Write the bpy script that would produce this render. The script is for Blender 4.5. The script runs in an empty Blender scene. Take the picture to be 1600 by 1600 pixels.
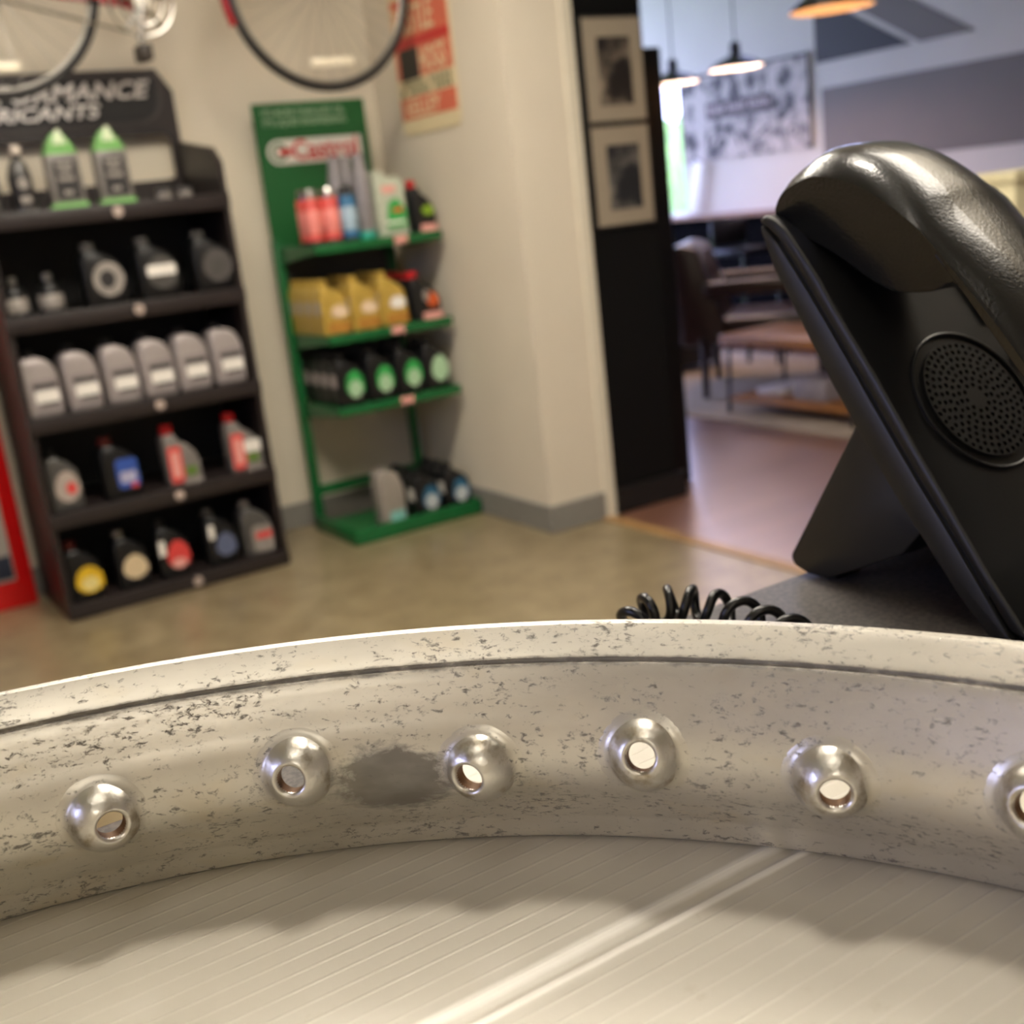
import bpy, bmesh, math, random
from mathutils import Vector, Matrix
random.seed(7)
PI = math.pi
SC = bpy.context.scene
COL = SC.collection

# ------------------------------------------------------------------ camera, world, exposure
F_PX = 1826.7                                  # focal length in pixels of the 1600 px frame
YAW, PITCH, ROLL = math.radians(31.0813), math.radians(14.8600), math.radians(-6.5942)
CAM_POS = Vector((0, 0, 1.167))
fwd = Vector((math.sin(YAW) * math.cos(PITCH), math.cos(YAW) * math.cos(PITCH), -math.sin(PITCH)))
rgt = Vector((math.cos(YAW), -math.sin(YAW), 0))
upv = rgt.cross(fwd)
rgt, upv = rgt * math.cos(ROLL) + upv * math.sin(ROLL), -rgt * math.sin(ROLL) + upv * math.cos(ROLL)
cam = bpy.data.cameras.new('camera')
cam.sensor_width = 36
cam.lens = 36 * F_PX / 1600
cam.clip_start = 0.01
cam.dof.use_dof = True
cam.dof.focus_distance = 0.315
cam.dof.aperture_fstop = cam.lens / 2.7
camo = bpy.data.objects.new('camera', cam)
COL.objects.link(camo)
camo.matrix_world = Matrix(((rgt.x, upv.x, -fwd.x, CAM_POS.x), (rgt.y, upv.y, -fwd.y, CAM_POS.y),
                            (rgt.z, upv.z, -fwd.z, CAM_POS.z), (0, 0, 0, 1)))
SC.camera = camo

W = bpy.data.worlds.new('daylight')
SC.world = W
W.use_nodes = True
bg = W.node_tree.nodes['Background']
bg.inputs[0].default_value = (0.53, 0.555, 1.0, 1)
bg.inputs[1].default_value = 10.5

SC.view_settings.view_transform = 'Standard'
SC.view_settings.look = 'None'
SC.view_settings.gamma = 1
SC.view_settings.use_curve_mapping = False
SC.view_settings.exposure = 0.0
SC.cycles.use_denoising = True
SC.cycles.max_bounces = 6
SC.cycles.sample_clamp_indirect = 6

PANEL_WARM = (1.0, 0.915, 0.785)               # colour of the ceiling panels over the shop
PANEL_POWER = 22.0


# ------------------------------------------------------------------ materials
def lin(c):
    if isinstance(c, str):
        c = [int(c[i:i + 2], 16) for i in (0, 2, 4)]
    return tuple(((v / 255) / 12.92 if v / 255 <= .04045 else ((v / 255 + .055) / 1.055) ** 2.4) for v in c) + (1,)


MATS = {}


def mat(name, col, rough=.5, metal=0, var=.12, scale=40, bump=0, bscale=200, emit=None, power=0, spec=.5, trans=0, coat=0):
    if name in MATS:
        return MATS[name]
    m = bpy.data.materials.new(name)
    m.use_nodes = True
    nt = m.node_tree
    b = nt.nodes['Principled BSDF']
    c = lin(col)
    b.inputs['Roughness'].default_value = rough
    b.inputs['Metallic'].default_value = metal
    b.inputs['Specular IOR Level'].default_value = spec
    b.inputs['Transmission Weight'].default_value = trans
    b.inputs['Coat Weight'].default_value = coat
    tc = nt.nodes.new('ShaderNodeTexCoord')
    nz = nt.nodes.new('ShaderNodeTexNoise')
    nz.inputs['Scale'].default_value = scale
    nz.inputs['Detail'].default_value = 4
    nt.links.new(tc.outputs['Object'], nz.inputs['Vector'])
    rp = nt.nodes.new('ShaderNodeValToRGB')
    rp.color_ramp.elements[0].position = .3
    rp.color_ramp.elements[1].position = .7
    rp.color_ramp.elements[0].color = tuple(v * (1 - var) for v in c[:3]) + (1,)
    rp.color_ramp.elements[1].color = tuple(min(1, v * (1 + var)) for v in c[:3]) + (1,)
    nt.links.new(nz.outputs['Fac'], rp.inputs['Fac'])
    nt.links.new(rp.outputs['Color'], b.inputs['Base Color'])
    if bump:
        n2 = nt.nodes.new('ShaderNodeTexNoise')
        n2.inputs['Scale'].default_value = bscale
        n2.inputs['Detail'].default_value = 2
        nt.links.new(tc.outputs['Object'], n2.inputs['Vector'])
        bp = nt.nodes.new('ShaderNodeBump')
        bp.inputs['Strength'].default_value = bump
        bp.inputs['Distance'].default_value = .001
        nt.links.new(n2.outputs['Fac'], bp.inputs['Height'])
        nt.links.new(bp.outputs['Normal'], b.inputs['Normal'])
    if emit:
        b.inputs['Emission Color'].default_value = tuple(emit) + (1,)
        b.inputs['Emission Strength'].default_value = power
    MATS[name] = m
    return m


def ramp(nt, stops):
    r = nt.nodes.new('ShaderNodeValToRGB')
    e = r.color_ramp.elements
    e[0].position, e[0].color = stops[0][0], stops[0][1]
    e[1].position, e[1].color = stops[1][0], stops[1][1]
    for p, c in stops[2:]:
        x = e.new(p)
        x.color = c
    return r


def mixc(nt, fac, a, b):
    m = nt.nodes.new('ShaderNodeMix')
    m.data_type = 'RGBA'
    for sock, v in ((m.inputs[0], fac), (m.inputs[6], a), (m.inputs[7], b)):
        if hasattr(v, 'is_linked'):
            nt.links.new(v, sock)
        else:
            sock.default_value = v
    return m.outputs[2]


def math_node(nt, op, a, b=None):
    m = nt.nodes.new('ShaderNodeMath')
    m.operation = op
    for s, v in ((m.inputs[0], a), (m.inputs[1], b)):
        if v is None:
            continue
        if hasattr(v, 'is_linked'):
            nt.links.new(v, s)
        else:
            s.default_value = v
    return m.outputs[0]


def noise(nt, vec, scale, detail=4, rough=.5, dist=0):
    n = nt.nodes.new('ShaderNodeTexNoise')
    n.inputs['Scale'].default_value = scale
    n.inputs['Detail'].default_value = detail
    n.inputs['Roughness'].default_value = rough
    n.inputs['Distortion'].default_value = dist
    nt.links.new(vec, n.inputs['Vector'])
    return n.outputs['Fac']


def new_mat(name):
    m = bpy.data.materials.new(name)
    m.use_nodes = True
    MATS[name] = m
    return m, m.node_tree, m.node_tree.nodes['Principled BSDF']


G0, G1 = (0, 0, 0, 1), (1, 1, 1, 1)


def rim_material():
    m, nt, b = new_mat('worn_aluminium')
    tc = nt.nodes.new('ShaderNodeTexCoord')
    sp = nt.nodes.new('ShaderNodeSeparateXYZ')
    nt.links.new(tc.outputs['Object'], sp.inputs[0])
    ang = math_node(nt, 'ARCTAN2', sp.outputs[1], sp.outputs[0])
    along = math_node(nt, 'MULTIPLY', ang, .25)
    cb = nt.nodes.new('ShaderNodeCombineXYZ')
    nt.links.new(math_node(nt, 'MULTIPLY', along, .6), cb.inputs[0])
    nt.links.new(sp.outputs[2], cb.inputs[1])
    rad = nt.nodes.new('ShaderNodeVectorMath')
    rad.operation = 'LENGTH'
    nt.links.new(tc.outputs['Object'], rad.inputs[0])
    nt.links.new(rad.outputs['Value'], cb.inputs[2])
    v = cb.outputs[0]
    pit = noise(nt, v, 620, 8, .74, .45)
    area = noise(nt, v, 70, 4, .65)
    pitm = ramp(nt, [(.553, G0), (.64, G1)])
    nt.links.new(math_node(nt, 'ADD', pit, math_node(nt, 'MULTIPLY', math_node(nt, 'SUBTRACT', area, .5), .34)), pitm.inputs[0])
    pits = pitm.outputs[0]
    # one dirty patch between two of the spoke seats
    pa = math.radians(55.4)
    dx = math_node(nt, 'MULTIPLY', math_node(nt, 'SUBTRACT', ang, pa), 13.5)
    dz = math_node(nt, 'MULTIPLY', math_node(nt, 'SUBTRACT', sp.outputs[2], .0255), 78)
    d2 = math_node(nt, 'ADD', math_node(nt, 'MULTIPLY', dx, dx), math_node(nt, 'MULTIPLY', dz, dz))
    pn = math_node(nt, 'ADD', d2, math_node(nt, 'MULTIPLY', noise(nt, v, 260, 6, .7, .5), 1.5))
    patch = ramp(nt, [(.75, G1), (1.0, G0)])
    pn = math_node(nt, 'MULTIPLY', pn, .62)
    nt.links.new(pn, patch.inputs[0])
    gz = math_node(nt, 'ABSOLUTE', math_node(nt, 'SUBTRACT', math_node(nt, 'ABSOLUTE', math_node(nt, 'SUBTRACT', sp.outputs[2], .02975)), .0230))
    gr_ = math_node(nt, 'ADD', math_node(nt, 'MULTIPLY', gz, 700), math_node(nt, 'MULTIPLY', noise(nt, v, 240, 5, .7), 2.0))
    grime = ramp_of(nt, math_node(nt, 'MULTIPLY', gr_, .4), .48, .70)
    grime = math_node(nt, 'SUBTRACT', 1.0, grime)
    pits = math_node(nt, 'MAXIMUM', pits, math_node(nt, 'MULTIPLY', grime, math_node(nt, 'MULTIPLY', math_node(nt, 'GREATER_THAN', sp.outputs[2], .03), .9)))
    allp = math_node(nt, 'MAXIMUM', math_node(nt, 'MULTIPLY', pits, .8), math_node(nt, 'MULTIPLY', patch.outputs[0], .75))
    tone = ramp(nt, [(.35, lin('ccc8be')), (.65, lin('e2ddd1'))])
    nt.links.new(noise(nt, v, 28, 5, .6), tone.inputs[0])
    yel = ramp(nt, [(.56, G0), (.72, G1)])
    nt.links.new(noise(nt, v, 60, 3, .5, .3), yel.inputs[0])
    base = mixc(nt, math_node(nt, 'MULTIPLY', yel.outputs[0], .28), tone.outputs[0], lin('cdb98c'))
    dark = ramp(nt, [(.4, lin('3c332b')), (.6, lin('5c5852'))])
    nt.links.new(noise(nt, v, 150, 3), dark.inputs[0])
    colr = mixc(nt, allp, base, dark.outputs[0])
    nt.links.new(colr, b.inputs['Base Color'])
    me = math_node(nt, 'SUBTRACT', .64, math_node(nt, 'MULTIPLY', allp, .6))
    nt.links.new(me, b.inputs['Metallic'])
    ro = math_node(nt, 'ADD', math_node(nt, 'ADD', .26, math_node(nt, 'MULTIPLY', noise(nt, v, 90, 5, .7), .14)), math_node(nt, 'MULTIPLY', allp, .3))
    nt.links.new(ro, b.inputs['Roughness'])
    bp = nt.nodes.new('ShaderNodeBump')
    bp.inputs['Strength'].default_value = .12
    bp.inputs['Distance'].default_value = .0005
    nt.links.new(math_node(nt, 'SUBTRACT', math_node(nt, 'MULTIPLY', noise(nt, v, 500, 4, .6), .35), allp), bp.inputs['Height'])
    nt.links.new(bp.outputs[0], b.inputs['Normal'])
    return m


def seat_material():
    m, nt, b = new_mat('polished_spoke_seat')
    tc = nt.nodes.new('ShaderNodeTexCoord')
    v = tc.outputs['Object']
    base = mixc(nt, ramp_of(nt, noise(nt, v, 160, 5, .6), .52, .72), lin('e0ddd6'), lin('9a8a6c'))
    nt.links.new(base, b.inputs['Base Color'])
    b.inputs['Metallic'].default_value = .95
    nt.links.new(math_node(nt, 'ADD', .22, math_node(nt, 'MULTIPLY', noise(nt, v, 220, 4), .22)), b.inputs['Roughness'])
    bp = nt.nodes.new('ShaderNodeBump')
    bp.inputs['Strength'].default_value = .35
    bp.inputs['Distance'].default_value = .0006
    nt.links.new(noise(nt, v, 380, 3), bp.inputs['Height'])
    nt.links.new(bp.outputs[0], b.inputs['Normal'])
    return m


def ramp_of(nt, f, a, bb):
    r = ramp(nt, [(a, G0), (bb, G1)])
    nt.links.new(f, r.inputs[0])
    return r.outputs[0]


def board_material():
    m, nt, b = new_mat('corrugated_plastic')
    tc = nt.nodes.new('ShaderNodeTexCoord')
    v = tc.outputs['Object']
    sp = nt.nodes.new('ShaderNodeSeparateXYZ')
    nt.links.new(v, sp.inputs[0])
    w = math_node(nt, 'SINE', math_node(nt, 'MULTIPLY', sp.outputs[1], 2 * PI / .0058))
    line = ramp_of(nt, w, .80, 1.0)
    spots = ramp_of(nt, noise(nt, v, 75, 5, .65), .64, .76)
    sm = ramp_of(nt, noise(nt, v, 9, 3), .35, .7)
    base = mixc(nt, math_node(nt, 'MULTIPLY', sm, .55), lin('c4bfb3'), lin('b7b0a1'))
    base = mixc(nt, math_node(nt, 'MULTIPLY', spots, .35), base, lin('a59a86'))
    base = mixc(nt, math_node(nt, 'MULTIPLY', line, .25), base, lin('d8d3c8'))
    wob = math_node(nt, 'MULTIPLY', math_node(nt, 'SUBTRACT', noise(nt, v, 60, 3), .5), .0012)
    yw = math_node(nt, 'ADD', sp.outputs[1], wob)
    for yc, hw in ((.1925, .0026), (.1858, .0015)):
        dd_ = math_node(nt, 'ABSOLUTE', math_node(nt, 'SUBTRACT', yw, yc))
        k_ = math_node(nt, 'SUBTRACT', 1.0, ramp_of(nt, math_node(nt, 'DIVIDE', dd_, hw), .45, 1.0))
        base = mixc(nt, math_node(nt, 'MULTIPLY', k_, .65), base, lin('fbf8f0'))
    nt.links.new(base, b.inputs['Base Color'])
    b.inputs['Roughness'].default_value = .38
    bp = nt.nodes.new('ShaderNodeBump')
    bp.inputs['Strength'].default_value = .35
    bp.inputs['Distance'].default_value = .0004
    nt.links.new(math_node(nt, 'ADD', math_node(nt, 'MULTIPLY', line, .8), math_node(nt, 'MULTIPLY', noise(nt, v, 120, 3), .7)), bp.inputs['Height'])
    nt.links.new(bp.outputs[0], b.inputs['Normal'])
    return m


def concrete_material():
    m, nt, b = new_mat('sealed_concrete')
    tc = nt.nodes.new('ShaderNodeTexCoord')
    v = tc.outputs['Object']
    r = ramp(nt, [(.32, lin('66583e')), (.68, lin('97896b'))])
    nt.links.new(noise(nt, v, 9, 6, .65), r.inputs[0])
    c = mixc(nt, ramp_of(nt, noise(nt, v, 40, 4, .6), .45, .65), r.outputs[0], lin('8a7b5e'))
    nt.links.new(c, b.inputs['Base Color'])
    b.inputs['Roughness'].default_value = .36
    b.inputs['Coat Weight'].default_value = .5
    b.inputs['Coat Roughness'].default_value = .28
    return m


def wood_material(name, a, bcol, rough, sx, sy):
    m, nt, b = new_mat(name)
    tc = nt.nodes.new('ShaderNodeTexCoord')
    mp = nt.nodes.new('ShaderNodeMapping')
    mp.inputs['Scale'].default_value = (sx, sy, 1)
    nt.links.new(tc.outputs['Object'], mp.inputs[0])
    r = ramp(nt, [(.35, lin(a)), (.65, lin(bcol))])
    nt.links.new(noise(nt, mp.outputs[0], 6, 6, .6, .6), r.inputs[0])
    nt.links.new(r.outputs[0], b.inputs['Base Color'])
    b.inputs['Roughness'].default_value = rough
    return m


def plank_material():
    m, nt, b = new_mat('glossy_wood_planks')
    tc = nt.nodes.new('ShaderNodeTexCoord')
    br = nt.nodes.new('ShaderNodeTexBrick')
    br.inputs['Scale'].default_value = 1
    br.inputs['Brick Width'].default_value = 1.2
    br.inputs['Row Height'].default_value = .12
    br.inputs['Mortar Size'].default_value = .002
    br.inputs['Color1'].default_value = lin('70493a')
    br.inputs['Color2'].default_value = lin('805a49')
    br.inputs['Mortar'].default_value = lin('3c2517')
    nt.links.new(tc.outputs['Object'], br.inputs[0])
    nt.links.new(br.outputs[0], b.inputs['Base Color'])
    b.inputs['Roughness'].default_value = .34
    b.inputs['Coat Weight'].default_value = 1.0
    b.inputs['Coat Roughness'].default_value = .3
    b.inputs['Coat IOR'].default_value = 1.9
    return m


def print_material(name, light, dark, scale, lo, hi, detail=5):
    m, nt, b = new_mat(name)
    tc = nt.nodes.new('ShaderNodeTexCoord')
    v = tc.outputs['Object']
    vo = nt.nodes.new('ShaderNodeTexVoronoi')
    vo.inputs['Scale'].default_value = scale * .7
    nt.links.new(v, vo.inputs['Vector'])
    f = math_node(nt, 'ADD', math_node(nt, 'MULTIPLY', vo.outputs['Distance'], .5), noise(nt, v, scale, detail, .65, .4))
    nt.links.new(mixc(nt, ramp_of(nt, f, lo, hi), lin(dark), lin(light)), b.inputs['Base Color'])
    b.inputs['Roughness'].default_value = .6
    return m


def counter_material():
    m, nt, b = new_mat('speckled_laminate')
    tc = nt.nodes.new('ShaderNodeTexCoord')
    v = tc.outputs['Object']
    c = mixc(nt, ramp_of(nt, noise(nt, v, 420, 3, .7), .42, .62), lin('34302e'), lin('5a534e'))
    nt.links.new(c, b.inputs['Base Color'])
    b.inputs['Roughness'].default_value = .48
    return m


# ------------------------------------------------------------------ mesh helpers
class MB:
    def __init__(s):
        s.v, s.f = [], []

    def add(s, vs, fs):
        o = len(s.v)
        s.v += [tuple(p) for p in vs]
        s.f += [tuple(i + o for i in f) for f in fs]
        return s

    def box(s, x0, x1, y0, y1, z0, z1):
        vs = [(x, y, z) for x in (x0, x1) for y in (y0, y1) for z in (z0, z1)]
        return s.add(vs, [(0, 1, 3, 2), (4, 6, 7, 5), (0, 4, 5, 1), (2, 3, 7, 6), (0, 2, 6, 4), (1, 5, 7, 3)])

    def rbox(s, x0, x1, y0, y1, z0, z1, r=.005, seg=2):
        bm = bmesh.new()
        vs = [bm.verts.new((x, y, z)) for x in (x0, x1) for y in (y0, y1) for z in (z0, z1)]
        for f in [(0, 1, 3, 2), (4, 6, 7, 5), (0, 4, 5, 1), (2, 3, 7, 6), (0, 2, 6, 4), (1, 5, 7, 3)]:
            bm.faces.new([vs[i] for i in f])
        bmesh.ops.bevel(bm, geom=list(bm.edges), offset=r, segments=seg, profile=.5, affect='EDGES')
        return s.take(bm)

    def take(s, bm):
        bm.verts.index_update()
        s.add([v.co[:] for v in bm.verts], [[v.index for v in f.verts] for f in bm.faces])
        bm.free()
        return s

    def prism(s, poly, a0, a1, axis='y', bevel=0, seg=2):
        """poly in the two other axes (x,z for y; y,z for x; x,y for z), extruded from a0 to a1"""
        def P(p, a):
            return (p[0], a, p[1]) if axis == 'y' else ((a, p[0], p[1]) if axis == 'x' else (p[0], p[1], a))
        bm = bmesh.new()
        A = [bm.verts.new(P(p, a0)) for p in poly]
        B = [bm.verts.new(P(p, a1)) for p in poly]
        bm.faces.new(A)
        bm.faces.new(B[::-1])
        n = len(poly)
        for i in range(n):
            bm.faces.new((A[i], B[i], B[(i + 1) % n], A[(i + 1) % n]))
        bmesh.ops.recalc_face_normals(bm, faces=list(bm.faces))
        if bevel:
            es = [e for e in bm.edges if e.calc_face_angle(0) > .5]
            bmesh.ops.bevel(bm, geom=es, offset=bevel, segments=seg, profile=.5, affect='EDGES', clamp_overlap=True)
        return s.take(bm)

    def rings(s, rs, cap=True, closed=False):
        n = len(rs[0])
        vs = [p for r in rs for p in r]
        fs = []
        m = len(rs)
        for k in range(m if closed else m - 1):
            for i in range(n):
                j = (i + 1) % n
                k2 = (k + 1) % m
                fs.append((k * n + i, k * n + j, k2 * n + j, k2 * n + i))
        if cap and not closed:
            fs.append(tuple(range(n))[::-1])
            fs.append(tuple((m - 1) * n + i for i in range(n)))
        return s.add(vs, fs)

    def lathe(s, prof, org=(0, 0, 0), axis=(0, 0, 1), n=24, cap=True, a0=0):
        ax = Vector(axis).normalized()
        t = ax.orthogonal().normalized()
        b = ax.cross(t)
        o = Vector(org)
        rs = []
        for r, h in prof:
            rs.append([o + ax * h + (t * math.cos(2 * PI * i / n + a0) + b * math.sin(2 * PI * i / n + a0)) * r for i in range(n)])
        return s.rings(rs, cap)

    def cyl(s, p0, p1, r0, r1=None, n=12):
        p0, p1 = Vector(p0), Vector(p1)
        return s.lathe([(r0, 0), (r0 if r1 is None else r1, (p1 - p0).length)], p0, p1 - p0, n)

    def tube(s, pts, r, n=8, closed=False):
        pts = [Vector(p) for p in pts]
        m = len(pts)
        rs = []
        prev = None
        for i, p in enumerate(pts):
            d = (pts[(i + 1) % m] - pts[i - 1]) if (closed or 0 < i < m - 1) else (pts[min(i + 1, m - 1)] - pts[max(i - 1, 0)])
            d.normalize()
            if prev is None:
                t = d.orthogonal().normalized()
            else:
                t = (prev - d * prev.dot(d)).normalized()
            prev = t
            b = d.cross(t)
            rr = r[i] if isinstance(r, (list, tuple)) else r
            rs.append([p + (t * math.cos(2 * PI * k / n) + b * math.sin(2 * PI * k / n)) * rr for k in range(n)])
        if closed:
            # undo the twist left over after one turn
            return s.rings(rs, False, False).rings([rs[-1], rs[0]], False)
        return s.rings(rs)

    def mesh(s, name, smooth=35):
        me = bpy.data.meshes.new(name)
        me.from_pydata(s.v, [], s.f)
        bm = bmesh.new()
        bm.from_mesh(me)
        bmesh.ops.remove_doubles(bm, verts=list(bm.verts), dist=1e-6)
        bmesh.ops.recalc_face_normals(bm, faces=list(bm.faces))
        if smooth:
            lim = math.radians(smooth)
            for f in bm.faces:
                f.smooth = True
            for e in bm.edges:
                e.smooth = len(e.link_faces) == 2 and e.calc_face_angle(0) < lim
        bm.to_mesh(me)
        bm.free()
        return me

    def build(s, name, m, parent=None, smooth=35, loc=(0, 0, 0), rot=(0, 0, 0)):
        return link(name, s.mesh(name, smooth), m, parent, loc, rot)


def link(name, me, m, parent=None, loc=(0, 0, 0), rot=(0, 0, 0)):
    if m is not None:
        me.materials.clear()
        me.materials.append(m)
    o = bpy.data.objects.new(name, me)
    COL.objects.link(o)
    o.location = loc
    o.rotation_euler = rot
    if parent:
        o.parent = parent
    return o


def tag(o, label=None, cat=None, group=None, kind=None):
    for k, v in (('label', label), ('category', cat), ('group', group), ('kind', kind)):
        if v:
            o[k] = v
    return o


def thing(name, label, cat, loc, group=None, rot=(0, 0, 0)):
    o = bpy.data.objects.new(name, None)
    o.empty_display_size = .02
    COL.objects.link(o)
    o.location = loc
    o.rotation_euler = rot
    return tag(o, label, cat, group)


def copy_tree(o, parent=None):
    c = o.copy()
    COL.objects.link(c)
    c.parent = parent
    for ch in list(o.children):
        copy_tree(ch, c)
    return c


def struct(name, mb, m, label=None, smooth=0):
    return tag(mb.build(name, m, smooth=smooth), label, kind='structure')


def plate(name, outlines, thick, m, parent=None, loc=(0, 0, 0), rot=(0, 0, 0), bevel=0):
    """flat plate with holes: first outline is the border, the others are holes; lies in its local xy plane"""
    cu = bpy.data.curves.new(name, 'CURVE')
    cu.dimensions = '2D'
    cu.fill_mode = 'BOTH'
    cu.extrude = thick / 2
    cu.bevel_depth = bevel
    for o in outlines:
        sp = cu.splines.new('POLY')
        sp.points.add(len(o) - 1)
        for p, q in zip(sp.points, o):
            p.co = (q[0], q[1], 0, 1)
        sp.use_cyclic_u = True
    return from_curve(name, cu, m, parent, loc, rot)


def from_curve(name, cu, m, parent, loc, rot):
    t = bpy.data.objects.new('temporary', cu)
    COL.objects.link(t)
    dg = bpy.context.evaluated_depsgraph_get()
    me = bpy.data.meshes.new_from_object(t.evaluated_get(dg))
    bpy.data.objects.remove(t)
    bpy.data.curves.remove(cu)
    me.name = name
    return link(name, me, m, parent, loc, rot)


FRONT = (PI / 2, 0, 0)                 # plates and lettering that face -Y
LEFTW = (PI / 2, 0, -PI / 2)           # plates and lettering that face -X


def text(name, body, size, m, parent, loc, rot=FRONT, shear=0, fat=0, sx=1, align='LEFT'):
    cu = bpy.data.curves.new(name, 'FONT')
    cu.body = body
    cu.size = size
    cu.shear = shear
    cu.offset = fat
    cu.extrude = .0006
    cu.align_x = align
    cu.resolution_u = 3
    o = from_curve(name, cu, m, parent, loc, rot)
    o.scale = (sx, 1, 1)
    return o


def circle(cx, cy, r, n=20):
    return [(cx + r * math.cos(2 * PI * i / n), cy + r * math.sin(2 * PI * i / n)) for i in range(n)]


def rrect(x0, x1, y0, y1, r, n=5):
    out = []
    for cx, cy, a in ((x1 - r, y1 - r, 0), (x0 + r, y1 - r, 90), (x0 + r, y0 + r, 180), (x1 - r, y0 + r, 270)):
        for i in range(n + 1):
            t = math.radians(a + 90 * i / n)
            out.append((cx + r * math.cos(t), cy + r * math.sin(t)))
    return out


# ------------------------------------------------------------------ shared materials
wall_m = mat('painted_wall', 'd0c6b3', .7, var=.03, scale=3, bump=.1, bscale=300)
far_m = mat('white_painted_wall', 'd8d4d2', .6, var=.03, scale=3)
grey_paint = mat('grey_paint', '77706f', .6, var=.04, scale=3)
dark_paint = mat('charcoal_paint', '34343a', .6, var=.04, scale=3)
black_wall = mat('black_wall_paint', '060606', .55, var=.1, scale=8, spec=.2)
base_m = mat('grey_vinyl_base', '7d7a74', .5, var=.06)
ceil_m = mat('ceiling_paint', 'd6d2c8', .8, var=.03)
black_shelf = mat('black_display_board', '241d1c', .42, var=.12, scale=14)
black_back = mat('black_back_board', '1b1b1c', .5, var=.1)
green_m = mat('green_powder_coat', '0f5a2c', .35, var=.08, scale=20)
sign_green = mat('green_sign_print', '0c5423', .55, var=.05)
white_pr = mat('white_print', 'd9d5cc', .5, var=.04)
cream_pr = mat('cream_print', 'd8c8a0', .55, var=.06)
red_pr = mat('red_print', 'c02c2a', .5, var=.08)
dkgreen_pr = mat('dark_green_print', '6a6c50', .55, var=.1)
black_pl = mat('black_plastic', '0c0c0d', .4, var=.15)
silver_pl = mat('silver_plastic', 'a39a97', .38, metal=.25, var=.05)
gold_pl = mat('gold_plastic', 'c2a24c', .35, metal=.35, var=.1)
grey_pl = mat('grey_plastic', '77716c', .4, var=.1)
red_pl = mat('red_plastic', 'b3141a', .38, var=.1)
chrome = mat('chrome', 'c9c7c2', .18, metal=1, var=.05)
rubber = mat('black_rubber', '161412', .6, var=.1)
steel = mat('dull_steel', '8d8a84', .35, metal=.9, var=.08)

# ------------------------------------------------------------------ the shop shell
FLOOR_Z = 0.0
CEIL_A, CEIL_B = 2.8, 3.2
struct('floor', MB().box(-2.6, 2.44, -2.6, 4.33, -.05, 0), concrete_material())
struct('floor_wood', MB().box(2.44, 5.8, -2.6, 7.8, -.05, 0), plank_material())
struct('trim_1', MB().rbox(2.415, 2.47, -2.6, 3.385, 0, .006, .002), wood_material('threshold_wood', '8a6a42', 'b08c5c', .35, 8, 1), 'pale wooden threshold strip between concrete and wood floor')
struct('wall_back', MB().box(-2.6, 2.205, 4.33, 4.43, 0, CEIL_A), wall_m)
struct('wall_right', MB().box(2.205, 2.44, 3.385, 4.43, 0, CEIL_A), wall_m)
struct('trim_2', MB().rbox(2.44, 2.488, 3.375, 3.43, 0, CEIL_A, .003), mat('cream_trim', 'cfc7b4', .6, var=.04), 'cream edge trim between white wall and black wall')
struct('wall_header', MB().box(2.205, 2.44, -2.6, 3.385, 2.45, CEIL_A), wall_m)
struct('wall_left', MB().box(-2.7, -2.6, -2.7, .3, 0, CEIL_A).box(-2.7, -2.6, 1.4, 4.43, 0, CEIL_A).box(-2.7, -2.6, .3, 1.4, 0, 1.25).box(-2.7, -2.6, .3, 1.4, 2.1, CEIL_A), wall_m)
struct('wall_near', MB().box(-2.6, 5.8, -2.7, -2.6, 0, CEIL_B), wall_m)
struct('ceiling', MB().box(-2.7, 2.44, -2.7, 4.43, CEIL_A, CEIL_A + .08), ceil_m)
struct('baseboard_back', MB().rbox(-2.6, 2.2, 4.318, 4.33, 0, .1, .003), base_m)
struct('baseboard_right', MB().rbox(2.193, 2.205, 3.373, 4.318, 0, .1, .003), base_m)
struct('baseboard_pillar', MB().rbox(2.205, 2.44, 3.373, 3.385, 0, .1, .003), base_m)
# black wall with its low block
struct('wall_black', MB().box(2.488, 2.79, 3.39, 4.6, 0, CEIL_B), black_wall)
struct('baseboard_black', MB().rbox(2.492, 2.83, 3.375, 3.39, 0, .1, .003), mat('black_base', '0a0908', .4, var=.1))
tag(MB().rbox(2.792, 3.0, 3.545, 4.3, 0, 1.648, .006).build('tall_cabinet', mat('black_cabinet_paint', '070708', .5, var=.1, spec=.25)),
    'plain black tall cabinet beside the black wall with photographs', 'cabinet')
# lounge behind the opening
struct('ceiling_lounge', MB().box(2.44, 5.9, -2.7, 7.9, CEIL_B, CEIL_B + .08), ceil_m)
struct('wall_lounge_side', MB().box(2.44, 2.488, 4.43, 7.8, 0, CEIL_B), far_m)
struct('wall_upper', MB().box(2.44, 2.488, -2.6, 4.43, CEIL_A, CEIL_B), far_m)
# far wall with a window opening (Y 6.82..7.55, Z .96..1.95)
wf = MB()
wf.box(5.8, 5.9, -2.6, 6.69, 0, 2.52).box(5.8, 5.9, 7.6, 7.9, 0, 2.52).box(5.8, 5.9, 6.69, 7.6, 0, .915).box(5.8, 5.9, 6.69, 7.6, 1.86, 2.52)
wf.box(5.8, 5.9, -2.6, 5.0, 2.52, 3.0).box(5.8, 5.9, 7.6, 7.9, 2.52, 3.0).box(5.8, 5.9, -2.6, 7.9, 3.0, CEIL_B)  # gap left for the added high window
struct('wall_far', wf, far_m)
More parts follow.
